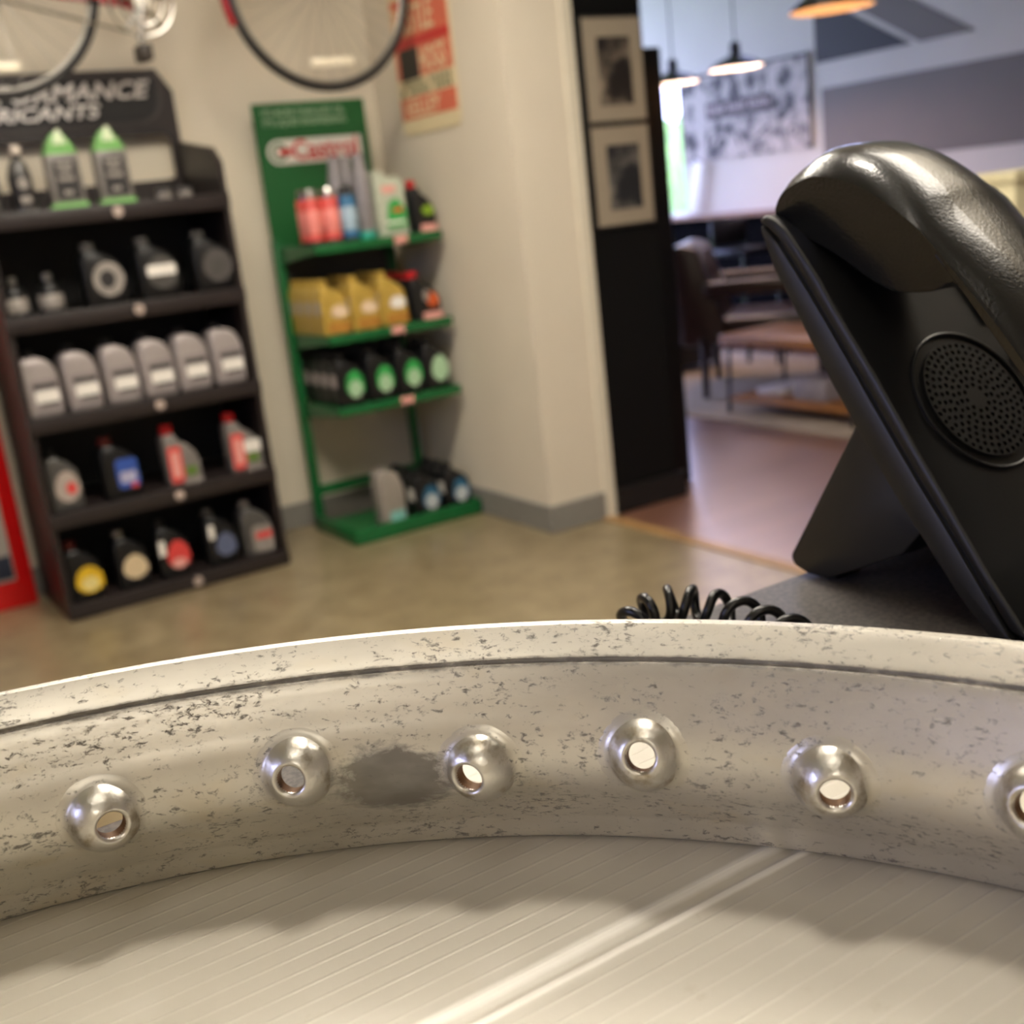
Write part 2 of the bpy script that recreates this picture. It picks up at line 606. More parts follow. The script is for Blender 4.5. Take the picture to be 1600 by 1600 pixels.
# end wall with a wide shop window (X 2.8..5.5, Z .25..2.7)
we = MB()
we.box(2.488, 2.9, 7.8, 7.9, 0, CEIL_B).box(5.76, 5.8, 7.8, 7.9, 0, CEIL_B).box(2.9, 5.76, 7.8, 7.9, 0, .12).box(2.9, 5.76, 7.8, 7.9, 2.7, CEIL_B)
struct('wall_end', we, far_m)
glass_m = bpy.data.materials.new('window_glass')
glass_m.use_nodes = True
gn = glass_m.node_tree
gn.nodes.remove(gn.nodes['Principled BSDF'])
g_t, g_g, g_m = (gn.nodes.new('ShaderNodeBsdfTransparent'), gn.nodes.new('ShaderNodeBsdfGlossy'), gn.nodes.new('ShaderNodeMixShader'))
g_t.inputs[0].default_value = (.97, .985, .98, 1)
g_g.inputs['Roughness'].default_value = .03
g_m.inputs[0].default_value = .04
gn.links.new(g_t.outputs[0], g_m.inputs[1])
gn.links.new(g_g.outputs[0], g_m.inputs[2])
gn.links.new(g_m.outputs[0], gn.nodes['Material Output'].inputs[0])


def window(n, frames, panes, label):
    o = struct('window_%d' % n, frames, mat('window_frame_paint', 'e8e6e2', .4, var=.03), label)
    for p in panes:
        MB().box(*p).build('pane', glass_m, o, 0)
    return o


fr = MB()
for y in (6.675, 7.14, 7.58):
    fr.box(5.83, 5.86, y, y + .025, .915, 1.86)
fr.box(5.83, 5.86, 6.69, 7.6, .915, .935).box(5.83, 5.86, 6.69, 7.6, 1.84, 1.86)
window(1, fr, [(5.842, 5.848, a, b, .935, 1.84) for a, b in ((6.70, 7.14), (7.165, 7.58))], 'small white framed window beside the printed banner')
fr = MB()
for x in (2.9, 3.84, 4.78, 5.71):
    fr.box(x, x + .05, 7.83, 7.87, .12, 2.7)
fr.box(2.9, 5.76, 7.83, 7.87, .12, .17).box(2.9, 5.76, 7.83, 7.87, 2.65, 2.7)
window(2, fr, [(a + .05, a + .94, 7.847, 7.853, .17, 2.65) for a in (2.9, 3.84, 4.78)], 'wide white framed shop window at the end of the lounge')
for n, (loc, sx, sy, rot) in enumerate((((4.33, 7.9, 1.41), 2.86, 2.58, (PI / 2, 0, PI)), ((5.9, 7.145, 1.39), .95, .91, (PI / 2, 0, PI / 2)))):
    pl = bpy.data.lights.new('window_portal', 'AREA')
    pl.shape = 'RECTANGLE'
    pl.size, pl.size_y = (sx, sy) if n == 0 else (sy, sx)
    pl.cycles.is_portal = True
    po = bpy.data.objects.new('window_portal', pl)
    COL.objects.link(po)
    po.location = loc
    po.rotation_euler = (-PI / 2, 0, 0) if n == 0 else (0, PI / 2, 0)
fr = MB()
for y in (5.0, 5.86, 6.72, 7.56):
    fr.box(5.83, 5.86, y, y + .04, 2.52, 3.0)
fr.box(5.83, 5.86, 5.0, 7.6, 2.52, 2.56).box(5.83, 5.86, 5.0, 7.6, 2.96, 3.0)
window(4, fr, [(5.842, 5.848, a + .04, a + .86, 2.56, 2.96) for a in (5.0, 5.86, 6.72)], 'unseen high window added above the printed banner to reflect in the floor')  # unseen window, added so blue daylight reflects in the lounge floor
pl = bpy.data.lights.new('window_portal', 'AREA')
pl.shape = 'RECTANGLE'
pl.size, pl.size_y = .48, 2.6
pl.cycles.is_portal = True
po = bpy.data.objects.new('window_portal', pl)
COL.objects.link(po)
po.location = (5.9, 6.3, 2.76)
po.rotation_euler = (0, PI / 2, 0)
fr = MB()
for y in (.3, .83, 1.36):
    fr.box(-2.67, -2.63, y, y + .04, 1.25, 2.1)
fr.box(-2.67, -2.63, .3, 1.4, 1.25, 1.29).box(-2.67, -2.63, .3, 1.4, 2.06, 2.1)
window(3, fr, [(-2.653, -2.647, a + .04, a + .53, 1.29, 2.06) for a in (.3, .83)], 'white framed shop window behind the counter')
pl = bpy.data.lights.new('window_portal', 'AREA')
pl.shape = 'RECTANGLE'
pl.size, pl.size_y = .85, 1.1
pl.cycles.is_portal = True
po = bpy.data.objects.new('window_portal', pl)
COL.objects.link(po)
po.location = (-2.7, .85, 1.675)
po.rotation_euler = (0, -PI / 2, 0)
# the garden outside
struct('ground_outside', MB().box(-10, 25, 7.9, 25, -.2, -.15).box(5.9, 25, -10, 7.9, -.2, -.15).box(-25, -2.7, -10, 7.9, -.2, -.15), mat('lawn', '6f9a35', .9, var=.2, scale=3))
hd = MB()
for i in range(16):
    hd.lathe([(.02, 0), (.45, .1), (.6, .8), (.55, 1.45), (.3, 1.95), (.02, 2.05)], (8.6 + .5 * (i % 2), 4.5 + i * .5, -.15), n=10)
tag(hd.build('garden_hedge', mat('hedge_leaves', '79a83a', .8, var=.35, scale=9)), 'sunlit green hedge outside the small window', 'hedge')

# ------------------------------------------------------------------ ceiling panels of the shop, with added ones for the rim
for i, (x, y, sx, sy, ly, where) in enumerate(((.62, .75, .3, .3, 3.4, 'above the counter'), (1.9, .55, 1.0, 1.2, .5, 'beside the lounge opening'),
                                               (.9, 2.3, 1.2, .6, 1.75, 'in front of the oil shelves'), (-1.5, -2.0, 1.2, .6, .35, 'near the left wall, added for the rim reflections'), (-.30, -.25, .9, .6, .13, 'over the near side of the counter, added to brighten the rim'))):  # left wall and near side panels are added, unseen, to brighten the rim
    t = thing('ceiling_panel', 'square warm ceiling light panel ' + where, 'light', (x, y, CEIL_A), 'ceiling light panels')
    MB().rbox(-sx / 2 - .02, sx / 2 + .02, -sy / 2 - .02, sy / 2 + .02, -.03, 0, .004).build('housing', white_pr, t)
    MB().box(-sx / 2, sx / 2, -sy / 2, sy / 2, -.034, -.031).build('diffuser', mat('lit_diffuser_%d' % i, 'ffffff', .5, var=0, emit=PANEL_WARM, power=PANEL_POWER * ly), t, smooth=0)

# ------------------------------------------------------------------ counter, board
t = thing('shop_counter', 'dark grey speckled laminate counter under the wheel rim and telephone', 'counter', (0, 0, 0))
MB().rbox(-.95, 1.5, -.42, .345, .962, 1.0, .004, 3).build('worktop', counter_material(), t)
MB().box(-.9, 1.45, -.3, .30, .10, .962).build('cabinet_body', mat('dark_laminate', '2a2624', .5), t, smooth=0)
MB().box(-.88, 1.43, -.26, .27, 0, .10).build('plinth', black_pl, t, smooth=0)

# corrugated plastic sheet with one folded crease
ys = []
y = -.33
while y < .3051:
    ys.append(y)
    y += .003
NX = 30


def board_z(yy, xx):
    d = (yy - .1915)
    crease = .0005 * math.exp(-((d - .001) / .0022) ** 2) + .0004 * math.exp(-((d + .0057) / .0014) ** 2) - .0004 * math.exp(-((d + .0030) / .0014) ** 2)
    return .0005 + crease


ys = sorted(set([round(v, 4) for v in ys] + [round(.18 + .0006 * i, 4) for i in range(40)]))
vs, fs = [], []
for zt in (1, 0):
    for yy in ys:
        for i in range(NX + 1):
            xx = -.45 + .70 * i / NX
            vs.append((xx, yy, .0045 + board_z(yy, xx) if zt else 0))
n1 = len(ys) * (NX + 1)
for j in range(len(ys) - 1):
    for i in range(NX):
        a = j * (NX + 1) + i
        fs.append((a, a + 1, a + NX + 2, a + NX + 1))
        fs.append((n1 + a, n1 + a + NX + 1, n1 + a + NX + 2, n1 + a + 1))
for j in range(len(ys) - 1):
    for i in (0, NX):
        a = j * (NX + 1) + i
        fs.append((a, a + NX + 1, n1 + a + NX + 1, n1 + a))
for i in range(NX):
    for j in (0, len(ys) - 1):
        a = j * (NX + 1) + i
        fs.append((a, a + 1, n1 + a + 1, n1 + a))
bo = MB().add(vs, fs).build('corrugated_board', board_material(), smooth=60, loc=(0, 0, 1.0))
tag(bo, 'white corrugated plastic sheet lying on the counter under the rim', 'board')

# ------------------------------------------------------------------ the motorcycle rim
RC = Vector((-.0338, .0447, 1.005))
rim = thing('wheel_rim', 'bare worn aluminium motorcycle wheel rim lying on white plastic sheet', 'wheel rim', RC)
inner = [(260.4, 59.5), (259.5, 59.45), (258.6, 58.8), (256.6, 57.1), (254.6, 55.4), (253.1, 54.0), (252.7, 53.5), (253.2, 53.1), (253.1, 52.5), (251.9, 52.3), (251.5, 51.8),
         (250.4, 49.2), (249.2, 46.6), (248.3, 44.6), (247.7, 43.0), (246.9, 41.2), (246.0, 39.2), (245.2, 36.8), (244.6, 34.0), (244.3, 31.2), (244.3, 28.6), (244.7, 25.8), (245.5, 23.2),
         (246.8, 20.9), (248.6, 18.7), (250.6, 16.4), (252.4, 14.0), (253.9, 11.6), (255.2, 9.8), (256.2, 8.6), (256.9, 7.2), (257.6, 5.0), (258.2, 2.8), (258.9, 1.0), (260.0, .2)]
outer = [(262.0, 59.5), (261.8, 58.2), (258.5, 55.2), (255.4, 52.4), (254.3, 50.8), (253.2, 48.5), (252.0, 45.5), (250.6, 43.0), (249.4, 40.5), (248.4, 37.5), (247.6, 33.5), (247.2, 29.75),
         (247.5, 26.2), (248.4, 23.6), (250.2, 20.8), (252.4, 18.2), (254.6, 15.2), (256.4, 12.6), (258.0, 10.6), (259.2, 8.4), (260.2, 4.6), (261.4, 0)]
prof = [(r / 1000, z / 1000) for r, z in inner] + [(r / 1000, z / 1000) for r, z in outer[::-1]]
NS = 240
rs = []
for i in range(NS):
    a = 2 * PI * i / NS
    rs.append([(r * math.cos(a), r * math.sin(a), z) for r, z in prof])
rim_me = MB().rings(rs, False, True).mesh('rim_hoop', 28)
angs = [20.4, 30.6, 40.7, 50.2, 60.8, 72.0]
while len(angs) < 36:
    angs.append(angs[-1] + (380.4 - 72.0) / 31)
tilt = {0: (.22, .1), 1: (-.02, -.28), 2: (.30, -.03), 3: (-.02, .30), 4: (.12, .18), 5: (-.02, -.30)}
cut = MB()
seats = []
for k, a in enumerate(angs):
    a = math.radians(a)
    er = Vector((-math.cos(a), -math.sin(a), 0))
    et = Vector((-math.sin(a), math.cos(a), 0))
    tz, tt = tilt[k] if k < 6 else tilt[k % 6]
    zc = (.0312 if k % 2 == 0 else .0284)
    ax = (er + Vector((0, 0, tz)) + et * tt).normalized()
    c = -er * .2476 + Vector((0, 0, zc))
    cut.lathe([(.0066, -.012), (.0066, .012)], c, er, 24)
    seats.append((c, ax, er))
cutter = cut.build('temporary_cutter', None, smooth=0)
hoop = link('rim_hoop', rim_me, None, rim)
bo_ = hoop.modifiers.new('holes', 'BOOLEAN')
bo_.operation = 'DIFFERENCE'
bo_.solver = 'EXACT'
cutter.location = RC
bo_.object = cutter
bpy.context.view_layer.update()
dg = bpy.context.evaluated_depsgraph_get()
me2 = bpy.data.meshes.new_from_object(hoop.evaluated_get(dg))
hoop.modifiers.clear()
bpy.data.objects.remove(cutter)
hoop.data = me2
me2.name = 'rim_hoop'
me2.materials.clear()
me2.materials.append(rim_material())
seat_m = seat_material()
Rs = 9.4
sp_prof = [(Rs * math.sin(math.radians(p)), Rs * math.cos(math.radians(p))) for p in range(96, 30, -6)]
sp_prof += [(4.55, 8.24), (4.3, 8.30), (4.0, 8.22), (3.62, 7.95), (3.45, 7.6), (3.42, 7.2)]
bore = [(3.46, 7.6), (3.40, 7.0), (3.40, 4.2), (3.9, 3.9)]
skirt = [(8.0, 1.55), (8.6, .80), (9.3, .36), (10.2, .12), (11.2, .01), (11.9, -.35)]


def hoop_r(z_mm):
    L = sorted(((z, r) for r, z in inner))
    for (z0, r0), (z1, r1) in zip(L, L[1:]):
        if z0 <= z_mm <= z1:
            return r0 + (r1 - r0) * (z_mm - z0) / max(z1 - z0, 1e-6)
    return 260.0


rust = mat('rusty_bore', '6b4a2c', .6, metal=.4, var=.35, scale=500)
for c, ax, er in seats:
    mb = MB()
    mb.lathe([(r / 1000, h / 1000) for r, h in sp_prof], c, ax, 44, cap=False)
    st_ = mb.build('spoke_seat', seat_m, rim, smooth=50)
    MB().lathe([(r / 1000, h / 1000) for r, h in bore], c, ax, 32, cap=False).build('spoke_bore', rust, st_, smooth=50)
    an = math.atan2(c.y, c.x)
    rr_ = []
    for rho, dl in skirt:
        ring = []
        for i in range(44):
            w_ = 2 * PI * i / 44
            zz = c.z * 1000 + rho * math.sin(w_)
            r_ = hoop_r(zz) - dl
            aa = an + rho * math.cos(w_) / 244.4
            ring.append((r_ / 1000 * math.cos(aa), r_ / 1000 * math.sin(aa), zz / 1000))
        rr_.append(ring)
    MB().rings(rr_, False).build('seat_skirt', MATS['worn_aluminium'], st_, smooth=60)

# ------------------------------------------------------------------ desk telephone
ph = thing('desk_phone', 'black corded desk telephone tilted on its rear stand, handset in place', 'telephone', (.335, .25, 1.0))
PO = Vector((.335, .25, 1.0))
ph_m = mat('phone_grey_black_plastic', '1d1d1d', .42, var=.08, scale=60, bump=.12, bscale=1500)
ph_d = mat('phone_black_plastic', '131314', .4, var=.08, scale=60, bump=.1, bscale=1500)
ph_g = mat('phone_gloss_plastic', '101113', .24, var=.06, scale=60, bump=.16, bscale=900, coat=.3)


def yz(L):
    return [(a - PO.y, b - PO.z) for a, b in L]


PW = .138
low_l = [(.344, 1.1445), (.338, 1.130), (.325, 1.109), (.311, 1.0865), (.296, 1.065), (.282, 1.046), (.268, 1.029), (.255, 1.013), (.2435, 1.001), (.2340, 1.001)]
gro_l = [(.344, 1.1465), (.3355, 1.139), (.3275, 1.129), (.319, 1.118), (.306, 1.100), (.293, 1.0815), (.274, 1.055), (.258, 1.034), (.244, 1.0145), (.2355, 1.003)]
top_l = [(.346, 1.1485), (.342, 1.1505), (.337, 1.1485), (.331, 1.144), (.324, 1.136), (.316, 1.126), (.309, 1.1155), (.299, 1.102), (.289, 1.0885), (.280, 1.0755), (.274, 1.0665),
         (.258, 1.0445), (.244, 1.0245), (.229, 1.0055), (.2265, 1.001)]
MB().prism(yz(low_l + gro_l[::-1]), 0, PW, 'x', .0012).build('lower_housing', ph_m, ph)
up = [(a, b + .0016) for a, b in gro_l][1:]
cover = MB().prism(yz(top_l + [(a, b) for a, b in up[::-1]]), .0004, PW - .0004, 'x', .0022, 3)
cover.build('top_cover', ph_d, ph)
MB().prism(yz([(a, b - .001) for a, b in gro_l[1:-1]] + [(a, b + .0022) for a, b in gro_l[1:-1]][::-1]), .0016, PW - .0016, 'x').build('seam', black_pl, ph, smooth=0)
# stand
st = [(.306, 1.083), (.3075, 1.071), (.3470, 1.0085), (.3475, 1.0055), (.3450, 1.0030), (.338, 1.001), (.327, 1.001), (.288, 1.0195), (.272, 1.038), (.283, 1.052)]
MB().prism(yz(st), .010, PW - .010, 'x', .0025, 2).build('stand', ph_m, ph)
MB().rbox(.016, .03, .0765, .0835, -.0004, .003, .0008).build('rubber_foot', rubber, ph)
MB().rbox(PW - .03, PW - .016, .0765, .0835, -.0004, .003, .0008).build('rubber_foot', rubber, ph)
MB().rbox(.016, .03, -.016, -.008, -.0004, .003, .0008).build('rubber_foot', rubber, ph)
MB().rbox(PW - .03, PW - .016, -.016, -.008, -.0004, .003, .0008).build('rubber_foot', rubber, ph)

# loudspeaker grille on the face under the handset
e_s = Vector((0, .5748, .8183))                 # up the face
e_n = Vector((0, -.8183, .5748))                # out of the face
gc = Vector((.3775, .2745 + .0045, 1.0687 + .0064)) - PO
face_rot = Matrix(((1, 0, 0), (0, e_s.y, e_n.y), (0, e_s.z, e_n.z))).to_euler()
GR = .0262
holes = []
for k, rr in enumerate((.0056, .0085, .0114, .0143, .0172, .0201, .0230)):
    cnt = int(round(2 * PI * rr / .0034))
    for i in range(cnt):
        a = 2 * PI * i / cnt + k * .37
        holes.append(circle(rr * math.cos(a), rr * math.sin(a), .00098, 8))
gp = gc + e_n * .0003
grille = plate('speaker_grille', [circle(0, 0, GR - .0016, 48)] + holes, .0012, ph_d, ph, gp, face_rot)
MB().lathe([(GR - .0020, -.0012), (GR - .0020, -.0004)], n=40).build('grille_backing', mat('grille_void', '020202', .9), grille, loc=(0, 0, 0))
MB().lathe([(GR + .0022, -.001), (GR + .0022, .0002), (GR + .0027, .0005), (GR + .0033, .0002), (GR + .0033, -.001)], n=56, cap=False).build('grille_ring', ph_d, ph, loc=gp, rot=face_rot)

# handset: side outline in the YZ plane, swept across with a domed back
hb = [(.3405, 1.1525), (.338, 1.157), (.334, 1.1600), (.324, 1.1635), (.313, 1.1633), (.3035, 1.1608), (.294, 1.1568), (.279, 1.1470), (.270, 1.139), (.259, 1.1275), (.246, 1.1135), (.234, 1.0995),
      (.222, 1.0835), (.212, 1.0685), (.203, 1.0535), (.196, 1.040), (.190, 1.026), (.1885, 1.018)]
hl = [(.3405, 1.1500), (.335, 1.1450), (.329, 1.1405), (.3215, 1.1365), (.314, 1.1320), (.302, 1.1245), (.290, 1.1195), (.274, 1.1195), (.265, 1.1225), (.257, 1.1150), (.246, 1.1030), (.234, 1.0880),
      (.225, 1.0765), (.219, 1.0665), (.2205, 1.0515), (.2150, 1.0350), (.205, 1.0180), (.195, 1.0130)]
def resample(L, m):
    P = [Vector((0, a, b)) for a, b in L]
    out = []
    n = len(P) - 1
    for i in range(n * m + 1):
        k, f = min(i // m, n - 1), i / m - min(i // m, n - 1)
        p0, p1, p2, p3 = P[max(k - 1, 0)], P[k], P[k + 1], P[min(k + 2, n)]
        q = .5 * ((2 * p1) + (p2 - p0) * f + (2 * p0 - 5 * p1 + 4 * p2 - p3) * f * f + (3 * p1 - p0 - 3 * p2 + p3) * f ** 3)
        out.append((q.y, q.z))
    return out


hb0, hl0 = hb, hl
hb, hl = resample(hb, 3), resample(hl, 3)
HX0, HX1 = .0050, .0610
SECT = [(0, .92, 0), (.012, .975, .0002), (.03, 1, .0009)] + [(.07 + .86 * i / 14, 1, None) for i in range(15)] + [(.97, 1, .0009), (.988, .975, .0002), (1, .92, 0)]
rs = []
for u, sc, dm in SECT:
    s = 2 * u - 1
    dome = dm if dm is not None else .0095 * (1 - abs(s) ** 3)
    xx = HX0 + (HX1 - HX0) * u
    ring = []
    n_ = len(hb)
    for q_, ((a, b), (c, d)) in enumerate(zip(hb, hl)):
        A, B = Vector((0, a, b)), Vector((0, c, d))
        mid = (A + B) / 2
        dirn = (A - B).normalized()
        q = mid + (A - mid) * sc + dirn * dome * min(1, .25 + q_ / 12, .25 + (n_ - 1 - q_) / 12)
        ring.append((xx, q.y - PO.y, q.z - PO.z))
    for q_, ((a, b), (c, d)) in list(enumerate(zip(hb, hl)))[::-1]:
        A, B = Vector((0, a, b)), Vector((0, c, d))
        mid = (A + B) / 2
        q = mid + (B - mid) * sc
        ring.append((xx + min(1, q_ / 14, (n_ - 1 - q_) / 14) * .007 * max(0, 1 - u * 6) - min(1, q_ / 14, (n_ - 1 - q_) / 14) * .007 * max(0, 1 - (1 - u) * 6), q.y - PO.y, q.z - PO.z))
    rs.append(ring)
hand = MB().rings(rs).build('handset', ph_g, ph, smooth=42)
# narrow seam band along the handle of the handset
band = []
seam_pts = []
for (a, b), (c, d) in zip(hb0, hl0):
    q = Vector((HX0 + .0024, a + (c - a) * .38 - PO.y, b + (d - b) * .38 - PO.z))
    seam_pts.append(q)
MB().tube(seam_pts[8:-1], .0005, 6).build('handset_seam', black_pl, hand)
# small display and keys on the right half of the face
kb = gc + e_s * 0
for r_ in range(4):
    for c_ in range(3):
        o = MB().rbox(-.006, .006, -.0045, .0045, 0, .0022, .001).build('key', ph_m, ph, rot=face_rot)
        o.location = Vector((.082 + .016 * c_, gc.y, gc.z)) + e_s * (.012 - .013 * r_) + e_n * .0003
o = MB().rbox(-.028, .028, -.020, .020, 0, .0012, .0008).build('display', mat('phone_display', '1a211f', .12, var=.03), ph, rot=face_rot)
o.location = Vector((.100, gc.y, gc.z)) + e_s * .050 + e_n * .0003

# coiled handset cord
path = [(.228, .304, 1.0082), (.235, .318, 1.0082), (.245, .330, 1.009), (.255, .333, 1.011), (.265, .332, 1.0118), (.272, .327, 1.011), (.279, .320, 1.0088), (.2805, .306, 1.0082), (.2795, .292, 1.0082),
        (.2785, .278, 1.0082), (.272, .262, 1.0082), (.264, .246, 1.0082), (.262, .226, 1.0082), (.276, .207, 1.0082), (.300, .200, 1.0082), (.322, .206, 1.0082)]
pv = [Vector(q) for q in path]


def spline(P, t):
    n = len(P) - 1
    i = min(int(t * n), n - 1)
    f = t * n - i
    p0, p1, p2, p3 = P[max(i - 1, 0)], P[i], P[i + 1], P[min(i + 2, n)]
    return .5 * ((2 * p1) + (p2 - p0) * f + (2 * p0 - 5 * p1 + 4 * p2 - p3) * f * f + (3 * p1 - p0 - 3 * p2 + p3) * f ** 3)


TURNS, PER = 16, 22
cp = []
for i in range(TURNS * PER + 1):
    t = i / (TURNS * PER)
    c0 = spline(pv, t)
    d = (spline(pv, min(t + .01, 1)) - spline(pv, max(t - .01, 0))).normalized()
    s_ = d.cross(Vector((0, 0, 1))).normalized()
    u_ = s_.cross(d)
    a = 2 * PI * i / PER
    cp.append(c0 + (s_ * math.cos(a) + u_ * math.sin(a)) * .0060)
tag(MB().tube(cp, .0019, 10).build('coiled_cord', mat('cord_black', '0d0d0e', .3, var=.1), smooth=60),
    'coiled black handset cord lying on the counter behind the rim', 'cord')
tag(MB().tube([(.40, .30, 1.0028), (.41, .322, 1.0028), (.43, .333, 1.0028), (.47, .336, 1.0028), (.56, .325, 1.0028), (.64, .30, 1.0028)], .0026, 8).build('line_cable', black_pl, smooth=60),
    'thin black cable on the counter under the telephone stand', 'cable')


# ------------------------------------------------------------------ bottles
OUT = {
    'jug': [(-.5, 0), (.5, 0), (.5, .48), (.45, .62), (.28, .74), (.02, .83), (-.06, .88), (-.40, .88), (-.44, .83), (-.5, .74)],
    'sym': [(-.5, 0), (.5, 0), (.5, .56), (.42, .68), (.2, .79), (.16, .88), (-.16, .88), (-.2, .79), (-.42, .68), (-.5, .56)],
    'arch': [(-.5, 0), (.5, 0), (.5, .62), (.46, .76), (.36, .88), (.2, .97), (0, 1.0), (-.3, 1.0), (-.44, .97), (-.5, .9)],
    'slope': [(-.5, 0), (.5, 0), (.5, .36), (.42, .5), (.2, .66), (-.08, .76), (-.1, .86), (-.46, .86), (-.5, .76)],
}
NECK = {'jug': (-.23, .88, .16), 'sym': (0, .88, .16), 'arch': (-.15, 1.0, .16), 'slope': (-.28, .86, .17)}
BOT = {}


def shape2d(kind, cx, cz, a, b):
    if kind == 'ellipse':
        return [(cx + a * math.cos(2 * PI * i / 24), cz + b * math.sin(2 * PI * i / 24)) for i in range(24)]
    if kind == 'drop':
        return [(cx + a * math.cos(2 * PI * i / 24), cz + b * math.sin(2 * PI * i / 24) * (1.25 if i < 12 else .8)) for i in range(24)]
    return rrect(cx - a, cx + a, cz - b, cz + b, min(a, b) * .35, 3)


def bottle(name, label, group, loc, style, w, d, h, body, cap, labels, cap_h=.12, side=None, rz=0):
    """labels: (kind, centre x, centre z, half width, half height in fractions of w / h, material, part name); built once per key, then copied"""
    key = (style, w, d, h, body.name, cap.name, str([(l[:5], l[5].name) for l in labels]), side and side.name)
    if key in BOT:
        t = copy_tree(BOT[key])
        t.location = loc
        t.rotation_euler = (0, 0, rz)
        t.name = name
        t['label'] = label
        t['group'] = group
        return t
    t = thing(name, label, 'bottle', loc, group, (0, 0, rz))
    top = .88 if style != 'arch' else .9
    k = 1.0 if style != 'arch' else .92
    ol = [(x * w, z * h * k) for x, z in OUT[style]]
    MB().prism(ol, -d / 2, d / 2, 'y', min(w, d) * .13, 3).build('body', body, t, 50)
    nx, nz, nr = NECK[style]
    zc = nz * h * k
    r = nr * w
    yb = 0 if style != 'arch' else d * .15
    MB().lathe([(r * .92, zc - .012), (r * .92, zc), (r * 1.08, zc + .001), (r * 1.1, zc + h * cap_h * .9), (r * .95, zc + h * cap_h)], (nx * w, yb, 0), n=18).build('cap', cap, t)
    for kind, cx, cz, a, b, m, nm in labels:
        MB().prism(shape2d(kind, cx * w, cz * h, a * w, b * h), -d / 2 - .0016 - .0006 * (nm != 'label'), -d / 2 + .004, 'y').build(nm, m, t, 0)
    if side:
        MB().box(-w / 2 - .0012, -w / 2 + .004, -d * .3, d * .3, h * .38, h * .62).build('side_label', side, t, 0)
    BOT[key] = t
    return t


def can(name, label, group, loc, r, h, body, cap, band=None, cap_r=.8):
    t = thing(name, label, 'can', loc, group)
    MB().lathe([(r * .9, 0), (r, .003), (r, h * .8), (r * .93, h * .83)], n=28).build('body', body, t)
    MB().lathe([(r * cap_r, h * .82), (r * cap_r, h * .96), (r * cap_r * .85, h)], n=24).build('cap', cap, t)
    MB().lathe([(r * .96, .001), (r * 1.02, .004), (r * 1.02, .016), (r * .96, .019)], n=28).build('bottom_band', black_pl, t)
    if band:
        MB().lathe([(r * .98, h * .2), (r * 1.015, h * .21), (r * 1.015, h * .62), (r * .98, h * .63)], n=28).build('label', band, t)
    return t


# ------------------------------------------------------------------ black oil display
DX0, DX1, DY0, DY1 = .62, 1.39, 3.885, 4.30
disp = thing('display_shelf', 'tall black lubricant display shelf with lettered header', 'shelf', (DX0, DY0, 0))
dw, dd = DX1 - DX0, DY1 - DY0
side_poly = [(0, 0), (dd, 0), (dd, 1.50), (.16, 1.46), (.06, 1.445), (0, 1.395)]
for x in (0, dw - .018):
    MB().prism(side_poly, x, x + .018, 'x').build('side_panel', black_shelf, disp, 0)
MB().box(.018, dw - .018, dd - .012, dd - .004, .05, 1.34).build('back_panel', black_back, disp, 0)
# header board with a rounded opening
hx = [(0, 1.30), (dw, 1.30), (dw, 1.665), (dw - .05, 1.742), (.05, 1.742), (0, 1.665)]
op = [rrect(.045, .735, 1.372, 1.525, .022)]
plate('header_board', [hx] + op, .012, black_shelf, disp, (0, dd - .022, 0), FRONT)
plate('header_plate', [[(.03, 1.56), (.66, 1.56), (.70, 1.58), (.725, 1.62), (.735, 1.715), (.72, 1.725), (.05, 1.725), (.03, 1.71)]], .004, mat('header_grey_line', '3b3434', .5), disp, (0, dd - .030, 0), FRONT)
plate('header_plate', [[(.045, 1.572), (.65, 1.572), (.688, 1.590), (.708, 1.625), (.718, 1.708), (.70, 1.714), (.06, 1.714), (.045, 1.70)]], .004, mat('header_black', '0f0e10', .4), disp, (0, dd - .034, 0), FRONT)
text('header_lettering', 'PERFORMANCE', .077, mat('header_white', 'e0dad6', .5), disp, (.02, dd - .0375, 1.650), shear=.3, fat=.002, sx=1.22)
text('header_lettering', 'LUBRICANTS', .062, MATS['header_white'], disp, (.02, dd - .0375, 1.592), shear=.3, fat=.0015, sx=1.32)
SH = [1.292, .983, .668, .357, .048]
for i, z in enumerate(SH):
    MB().box(.018, dw - .018, .0, dd - .012, z - .016, z).build('shelf', black_shelf, disp, 0)
    MB().rbox(0, dw, -.012, 0, z - .046, z + .004, .002).build('shelf_lip', black_shelf, disp)
    MB().lathe([(.0165, 0), (.0165, .0015), (.010, .003), (.001, .003)], (.4 + .008 * i, -.012, z - .022), (0, -1, 0), 18).build('lip_badge', mat('pale_badge', 'a8978c', .5), disp)
MB().box(.018, dw - .018, .02, .035, 0, .03).build('kick_board', black_shelf, disp, 0)
for x in (.045, .40, .70):
    MB().box(x - .004, x + .004, dd - .05, dd - .028, 1.292, 1.372).build('header_stay', black_shelf, disp, 0)

